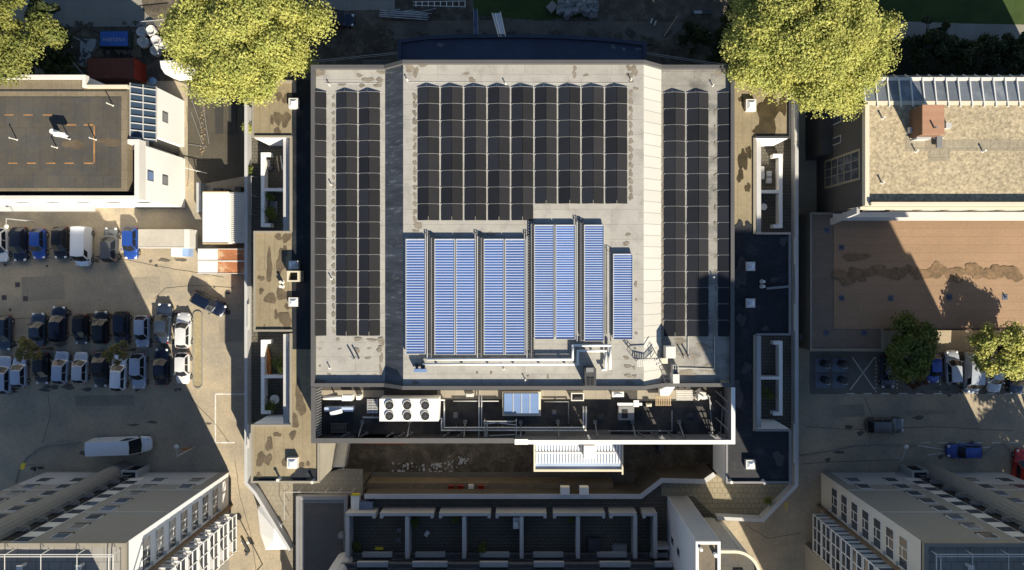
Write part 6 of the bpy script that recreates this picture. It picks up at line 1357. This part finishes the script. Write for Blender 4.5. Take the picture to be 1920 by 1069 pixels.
for (x, y, lb) in [(1222, 39, 'left white bollard pair stub on the service road'), (1229, 43, 'right white bollard pair stub on the service road')]:
    q = MB(); X, Y = W(x, y, .3); q.bar((X - .12, Y - .3, .15), (X + .1, Y + .3, .15), .14, .3); solo(q, 'road_block', offwhite, lb, 'road block', 'white concrete stubs')
q = MB()
for i in range(7): X, Y = W(1297 + i * 5.5 + rb.random() * 2, 56 + i * 1.1, .2); rock(q, X, Y, 0, .17, i + 900)
solo(q, 'stone_row', offwhite, 'row of pale stones on the soil left of the right yellow tree', 'stones')
q = MB(); q.bar((*W(1245, 68, .1), .1), (*W(1270, 30, .1), .1), .12, .08); solo(q, 'plank', wood, 'long pale batten lying on the dark soil right of the rubble', 'plank')
# underground refuse containers
for (x, y, lb) in [(1542, 684, 'upper left'), (1574, 684, 'upper right'), (1542, 714, 'lower left'), (1574, 714, 'lower right')]:
    t_ = thing('refuse_inlet', lb + ' refuse inlet pillar of the four on grey lids right of the podium', 'refuse bin', HPX(x, y, 0), 'four refuse inlets')
    q = MB(); q.pb(x - 13, y - 12, x + 13, y + 14, .004, .05); q.build('lid_plate', mat('lid_steel', (.13, .16, .21), .5, .1, 1), t_)
    q = MB(); X, Y = W(x + 2, y - 3, 0); q.cyl((X, Y, .05), (X, Y, 1.15), .45, 16); q.ball((X, Y, 1.15), .45, .25, n=16); q.build('pillar', darkgrey, t_, smooth=True)
    q = MB(); q.box(X - .2, Y - .5, .8, X + .35, Y - .3, 1.2); q.build('inlet_drum', lightgrey, t_)
# lamp posts
def lamp(px, py, h, arm, label, head=(.55, .2), ghost=''):
    x, y = W(px, py, 0); t_ = thing('street_lamp', label, 'street lamp', (x, y, 0), 'street lamps')
    q = MB(); q.cyl((x, y, 0), (x, y, h), .09, 8, r2=.05); q.build('pole', lightgrey, t_)
    q = MB(); ax, ay = arm; q.bar((x, y, h), (x + ax, y + ay, h + .1), .06, .06); q.build('arm', lightgrey, t_)
    q = MB(); q.ball((x + ax * 1.15, y + ay * 1.15, h + .1), .28, .1, n=10); q.build('lamp_head', offwhite, t_, smooth=True)
lamp(63, 415, 4.5, (.1, -.8), 'street lamp leaning in view above the first car row')
lamp(367, 837, 4.6, (.0, 1.0), 'street lamp right of the long white van')
lamp(1658, 846, 4.0, (.4, 1.4), 'street lamp between the dark estate and the right tower')
t_ = thing('street_lamp', 'post-top lamp with a round head in the sunlit street at the bottom left', 'street lamp', (*W(492, 1058), 0), 'street lamps'); x, y = W(492, 1058); q = MB(); q.cyl((x, y, 0), (x, y, 4.0), .07, 8); q.build('pole', darkgrey, t_); q = MB(); q.cyl((x, y, 4.0), (x, y, 4.15), .36, 16); q.build('lamp_head', darkgrey, t_); q = MB(); q.box(x - .28, y - .03, 1.7, x + .28, y + .03, 2.3); q.build('sign_plate', offwhite, t_)
q = MB(); q.bar((*W(454, 1012, .2), .15), (*W(466, 1034, .2), .15), .3, .3); q.bar((*W(466, 1034, .2), .15), (*W(461, 1041, .2), .15), .3, .3); solo(q, 'kerb_stone', darkgrey, 'dark bent kerb stone lying in the sunlit street', 'kerb stone')
q = MB(); X, Y = W(347, 843, 1.5); q.cyl((X, Y, 0), (X, Y, 1.2), .05, 6); q.box(X - .5, Y - .12, 1.2, X + .5, Y + .12, 1.35); solo(q, 'road_barrier', mat('orange_plastic', (.5, .2, .04)), 'short orange barrier beside the lamp right of the white van', 'barrier')
t_ = thing('traffic_sign', 'yellow sign on a post at the kerb corner left of the tower', 'sign', (*W(43, 874), 0)); x, y = W(43, 874, 1.8); q = MB(); q.cyl((x, y - .3, 0), (x, y, 1.8), .04, 6); q.build('post', midgrey, t_); q = MB(); q.raw([(x - .25, y + .35, 1.7), (x + .25, y + .35, 1.7), (x + .25, y - .35, 2.0), (x - .25, y - .35, 2.0), (x - .25, y + .35, 1.66), (x + .25, y + .35, 1.66), (x + .25, y - .35, 1.96), (x - .25, y - .35, 1.96)], [(0, 1, 2, 3), (4, 7, 6, 5), (0, 4, 5, 1), (1, 5, 6, 2), (2, 6, 7, 3), (3, 7, 4, 0)]); q.build('sign_plate', yellowp, t_)
t_ = thing('motor_scooter', 'small dark scooter standing at the kerb above the left tower', 'scooter', (*W(67, 879), 0)); x, y = W(67, 879, .5); q = MB(); q.ball((x, y, .55), .28, .3, n=8); q.bar((x - .6, y, .45), (x + .6, y + .1, .5), .22, .3); q.build('body', black, t_, smooth=True)
for dx in (-.55, .6): q = MB(); q.cyl((x + dx, y - .05, .25), (x + dx, y + .08, .25), .25, 10); q.build('wheel', darkgrey, t_)
q = MB(); q.bar((x + .45, y - .3, .95), (x + .45, y + .35, .95), .05, .05); q.bar((x + .5, y, .4), (x + .45, y, .95), .07, .07); q.build('handlebar', lightgrey, t_)

# ------------------------------------------------------------------ trees and plants
def leafmat(name, c, c2, tr=.35):
    m = bpy.data.materials.new(name); m.use_nodes = True; nt = m.node_tree; N, L = nt.nodes, nt.links; b = N['Principled BSDF']
    geo = N.new('ShaderNodeNewGeometry'); n1 = N.new('ShaderNodeTexNoise'); n1.inputs['Scale'].default_value = .55; n1.inputs['Detail'].default_value = 5; L.new(geo.outputs['Position'], n1.inputs['Vector'])
    mr = N.new('ShaderNodeMapRange'); mr.inputs['From Min'].default_value = .35; mr.inputs['From Max'].default_value = .65; L.new(n1.outputs['Fac'], mr.inputs['Value'])
    mx = N.new('ShaderNodeMix'); mx.data_type = 'RGBA'; mx.inputs['A'].default_value = (*c, 1); mx.inputs['B'].default_value = (*c2, 1); L.new(mr.outputs['Result'], mx.inputs['Factor'])
    # leaf to leaf difference
    hs = N.new('ShaderNodeHueSaturation'); mr2 = N.new('ShaderNodeMapRange'); L.new(geo.outputs['Random Per Island'], mr2.inputs['Value']); mr2.inputs['To Min'].default_value = .68; mr2.inputs['To Max'].default_value = 1.3; L.new(mr2.outputs['Result'], hs.inputs['Value']); L.new(mx.outputs['Result'], hs.inputs['Color'])
    L.new(hs.outputs['Color'], b.inputs['Base Color']); b.inputs['Roughness'].default_value = .55; b.inputs['Specular IOR Level'].default_value = .3
    tl = N.new('ShaderNodeBsdfTranslucent'); L.new(hs.outputs['Color'], tl.inputs['Color']); ms = N.new('ShaderNodeMixShader'); ms.inputs[0].default_value = tr
    L.new(b.outputs[0], ms.inputs[1]); L.new(tl.outputs[0], ms.inputs[2]); L.new(ms.outputs[0], N['Material Output'].inputs['Surface']); return m
bark = mat('bark', (.10, .075, .05), .9, .2, 3)
def foliage(lobes, n, size, seed, off, name, m, parent, flat=.8):
    """lobes: (x,y,z,r); leaf cards on and inside the lobes"""
    r = np.random.default_rng(seed); lb = np.array(lobes); wts = lb[:, 3] ** 2; wts /= wts.sum(); idx = r.choice(len(lb), n, p=wts)
    d = r.normal(size=(n, 3)); d[:, 2] = np.abs(d[:, 2]) * 1.0 - .25; d /= np.linalg.norm(d, axis=1)[:, None]
    c = lb[idx, :3] + d * (lb[idx, 3] * np.where(r.random(n) < .35, r.uniform(.9, 1.75, n), r.uniform(.5, 1.08, n)))[:, None] * np.array([1, 1, flat])
    nrm = d * .6 + r.normal(size=(n, 3)) * .5 + np.array([.1, -.2, .55]); nrm /= np.linalg.norm(nrm, axis=1)[:, None]
    u = np.cross(nrm, r.normal(size=(n, 3))); u /= np.linalg.norm(u, axis=1)[:, None]; v = np.cross(nrm, u)
    s_ = (size * r.uniform(.6, 1.3, n))[:, None]
    V = np.stack([c - u * s_, c + v * s_ * .62, c + u * s_, c - v * s_ * .62], 1).reshape(-1, 3) - np.array(off)
    F = np.arange(4 * n).reshape(n, 4)
    me = bpy.data.meshes.new(name); me.from_pydata(V.tolist(), [], F.tolist()); me.materials.append(m); me.update()
    o = bpy.data.objects.new(name, me); COL.objects.link(o); o.parent = parent; return o
def tree(px, py, bx_, by_, h, R, n, size, m, label, seed, group=None, squash=.55, nl=60, extra=None, name='leafy_tree', gaps=.0, zc=None):
    """crown centred on plan point (px,py) at height zc, trunk foot at (bx_,by_)"""
    zc = zc or h * .72; cx_, cy_ = W(px, py, zc); x0, y0 = W(bx_, by_, 0); t_ = thing(name, label, 'tree', (x0, y0, 0), group); r = random.Random(seed); lobes = []
    for i in range(nl):
        a = r.uniform(0, 6.283); q_ = math.sqrt(r.uniform(0, 1)); rad = R * q_ * (1 + .13 * math.sin(3 * a + seed) + .10 * math.sin(5 * a + 2 * seed) + .06 * math.sin(9 * a)) * .88
        z = zc + (h - zc) * math.sqrt(max(0, 1 - q_ * q_)) * r.uniform(.5 if nl > 80 else .35, 1.0) - (h - zc) * .35 * (r.random() < .3)
        lobes.append((cx_ + rad * math.cos(a), cy_ + rad * math.sin(a), z, R * (r.uniform(.11, .20) if nl < 80 else r.uniform(.07, .15))))
    if extra: lobes += [(*W(ex, ey, zc), zc + ez, er) for ex, ey, ez, er in extra]
    foliage(lobes, n, size, seed, (x0, y0, 0), 'crown', m, t_)
    q = MB(); q.cyl((x0, y0, 0), (x0 + (cx_ - x0) * .5, y0 + (cy_ - y0) * .5, zc * .55), h * .028 + .05, 8, r2=h * .018 + .03)
    f = Vector((x0 + (cx_ - x0) * .5, y0 + (cy_ - y0) * .5, zc * .55))
    for i in range(min(22, nl)): l_ = lobes[i]; mid = f.lerp(Vector(l_[:3]), .5) + Vector((0, 0, .3)); q.cyl(f, mid, h * .009 + .02, 5, r2=h * .006 + .01); q.cyl(mid, l_[:3], h * .006 + .01, 5, r2=.012)
    q.build('trunk', bark, t_); return t_
yel = leafmat('yellow_green_leaves', (.47, .46, .13), (.35, .38, .10), .4)
grn = leafmat('green_leaves', (.15, .18, .045), (.25, .25, .06), .35)
dkg = leafmat('dark_green_leaves', (.025, .042, .012), (.045, .06, .015), .25)
olive = leafmat('olive_leaves', (.13, .175, .035), (.19, .20, .045), .35)
brown = leafmat('bronze_leaves', (.20, .19, .06), (.24, .19, .07), .35)
tree(463, 55, 475, 90, 16.5, 7.35, 150000, .135, yel, 'big yellow-green tree at the top left overlapping the left wing', 11, None, nl=180, extra=[(400, 160, 1.0, 1.6), (425, 150, 1.5, 1.8), (470, 155, 1, 1.6), (352, 100, 0, 1.5), (590, 40, 0, 1.5), (560, 110, 0, 1.3)], zc=12)
tree(1500, 62, 1488, 95, 17.5, 8.3, 165000, .135, yel, 'big yellow-green tree at the top right overlapping the right wing', 23, None, nl=190, extra=[(1570, 175, .5, 1.5), (1590, 195, 0, 1.1), (1530, 180, 1, 1.6), (1450, 150, .5, 1.6), (1390, 130, 0, 1.3), (1640, 110, 1, 1.3), (1652, 60, 1, 1.2), (1622, 145, .5, 1.2), (1590, 150, 1, 1.6)], zc=12.5)
tree(-16, 42, 30, 60, 14.5, 4.3, 52000, .135, grn, 'green tree in the top left corner', 31, None, nl=85, extra=[(66, 48, -1, 1.1), (82, 58, -2, .8), (15, 115, 0, 1.6), (45, 90, 0, 1.3), (-20, 100, 0, 2)], zc=11)
for (x, y, r_, sd, lb) in [(98, 90, 2.9, 41, 'dark shaded shrub tree right of the green corner tree'), (60, 118, 2.6, 42, 'dark shaded shrub tree below the green corner tree'), (112, 120, 2.1, 43, 'dark shrub tree beside the dark red container'), (20, 125, 2.4, 45, 'dark shrub tree at the left edge above the white building'), (80, 25, 2.0, 46, 'dark shrub tree at the top, right of the green corner tree')]:
    tree(x, y, x + 3, y + 1, 5.2, r_, 5200, .17, dkg, lb, sd, 'dark shrubs at the top left', nl=22, zc=3.2, name='shrub_tree')
for i, (x, y, r_, lb) in enumerate([(1745, 100, 2.8, 'first dark hedge tree left of the glass roof end'), (1790, 108, 2.4, 'second dark hedge tree above the glass roof'), (1835, 104, 2.8, 'third dark hedge tree above the glass roof'), (1880, 108, 2.6, 'fourth dark hedge tree above the glass roof'), (1918, 102, 2.8, 'last dark hedge tree above the glass roof at the right edge'), (1735, 65, 2.5, 'dark shrub tree overhanging the park path')]):
    tree(x, y, x - 2, y + 1, 5.5, r_, 5600, .18, dkg, lb, 51 + i, 'dark hedge trees above the glass roof', nl=22, zc=3.4, name='shrub_tree')
for i, (x, y, lb) in enumerate([(1300, 75, 'dark bush on the soil left of the right yellow tree'), (1340, 95, 'dark bush beside the right yellow tree, near the annex cable'), (1372, 70, 'added dark bush darkening the ground left of the right yellow tree'), (1378, 25, 'added dark bush darkening the ground at the top edge beside the right yellow tree')]):  # last two bushes added to darken ground that lies in shade
    tree(x, y, x, y, 2.6, 2.2, 3000, .15, dkg, lb, 71 + i, 'dark bushes above the annex', nl=16, zc=1.4, name='shrub_tree')
tree(1703, 655, 1712, 650, 7.5, 3.2, 15000, .17, olive, 'dark olive tree over the grey blue car in the right car park', 81, None, nl=48, zc=5.5, extra=[(1692, 608, 0, .9), (1700, 600, 0, .7), (1690, 690, 0, 1.1)])
tree(1873, 655, 1868, 650, 8.0, 3.3, 15000, .17, yel, 'sunlit yellow tree over the silver car at the right edge', 83, None, nl=48, zc=5.8, extra=[(1835, 640, 0, .8), (1905, 690, 0, .9), (1900, 625, 0, .9)])
tree(1718, 712, 1718, 712, 2.0, 1.5, 2600, .13, leafmat('dark_red_leaves', (.10, .035, .022), (.13, .06, .03), .2), 'reddish brown shrub under the olive tree', 85, None, nl=14, zc=1.1, name='red_shrub')
tree(984 + 67.8 * 17.1, 505 + 29 * 17.1, 2010, 950, 13.5, 5.4, 14000, .2, grn, 'tree just outside the right edge beyond the tower, known by its dappled shadow', 87, None, nl=40, zc=10.5)
tree(984 + 69.8 * 17, 505 + 38.5 * 17, 2060, 1100, 13, 5.2, 13000, .2, grn, 'second tree outside the lower right corner, known by its dappled shadow', 89, None, nl=36, zc=10)
tree(57, 652, 98, 654, 5.2, 1.75, 2600, .12, brown, 'thin bronze sapling leaning over the left parking rows', 91, 'bronze saplings of the yard', nl=18, zc=4.2)
tree(216, 659, 252, 655, 5.0, 1.5, 2400, .12, brown, 'thin bronze sapling over the whitish estate car', 93, 'bronze saplings of the yard', nl=16, zc=4.2)
def plant(px, py, z, r_, label, m=olive, sd=1, n=700):
    x, y = W(px, py, z + .6); t_ = thing('potted_shrub', label, 'plant', (x, y, z), 'garden shrubs'); rr = random.Random(sd)
    foliage([(x + rr.uniform(-1, 1) * r_ * .6, y + rr.uniform(-1, 1) * r_ * .6, z + .5 + rr.random() * .4, r_ * .45) for _ in range(7)], n, .09, sd, (x, y, z), 'leaves', m, t_); q = MB(); q.cyl((x, y, z), (x, y, z + .5), .04, 5); q.build('stem', bark, t_)
for i, (x, y, r_, lb) in enumerate([(467, 238, .7, 'bright green shrub on the upper left podium edge'), (466, 245, .6, 'lower part of greenery on the upper left podium edge'), (507, 401, .9, 'dark leafy shrub beside the grey lounger'), (508, 370, .5, 'small shrub above the grey lounger'), (524, 676, .9, 'green shrub right of the kayak'), (526, 690, .7, 'yellowish shrub lower right of the kayak'), (508, 762, .8, 'leafy shrub below the round white table'),
        (471, 319, .55, 'round grey-green shrub in the left podium strip'), (1438, 740, .9, 'dim green shrub in the lower right garden'), (780, 980, .6, 'low plant in the second patio from left'), (905, 1028, .8, 'bush by the house in the third patio'), (1070, 973, .4, 'tiny plant in the fourth patio corner'), (671, 1024, .6, 'pale spiky plant beside the stair turret'), (1440, 938, .5, 'green tuft on the lower right podium edge'), (855, 975, .4, 'small ring-shaped plant in the second patio')]):
    plant(x, y, HP, r_, lb, olive if i not in (0, 1, 5) else yel, 200 + i, 500)
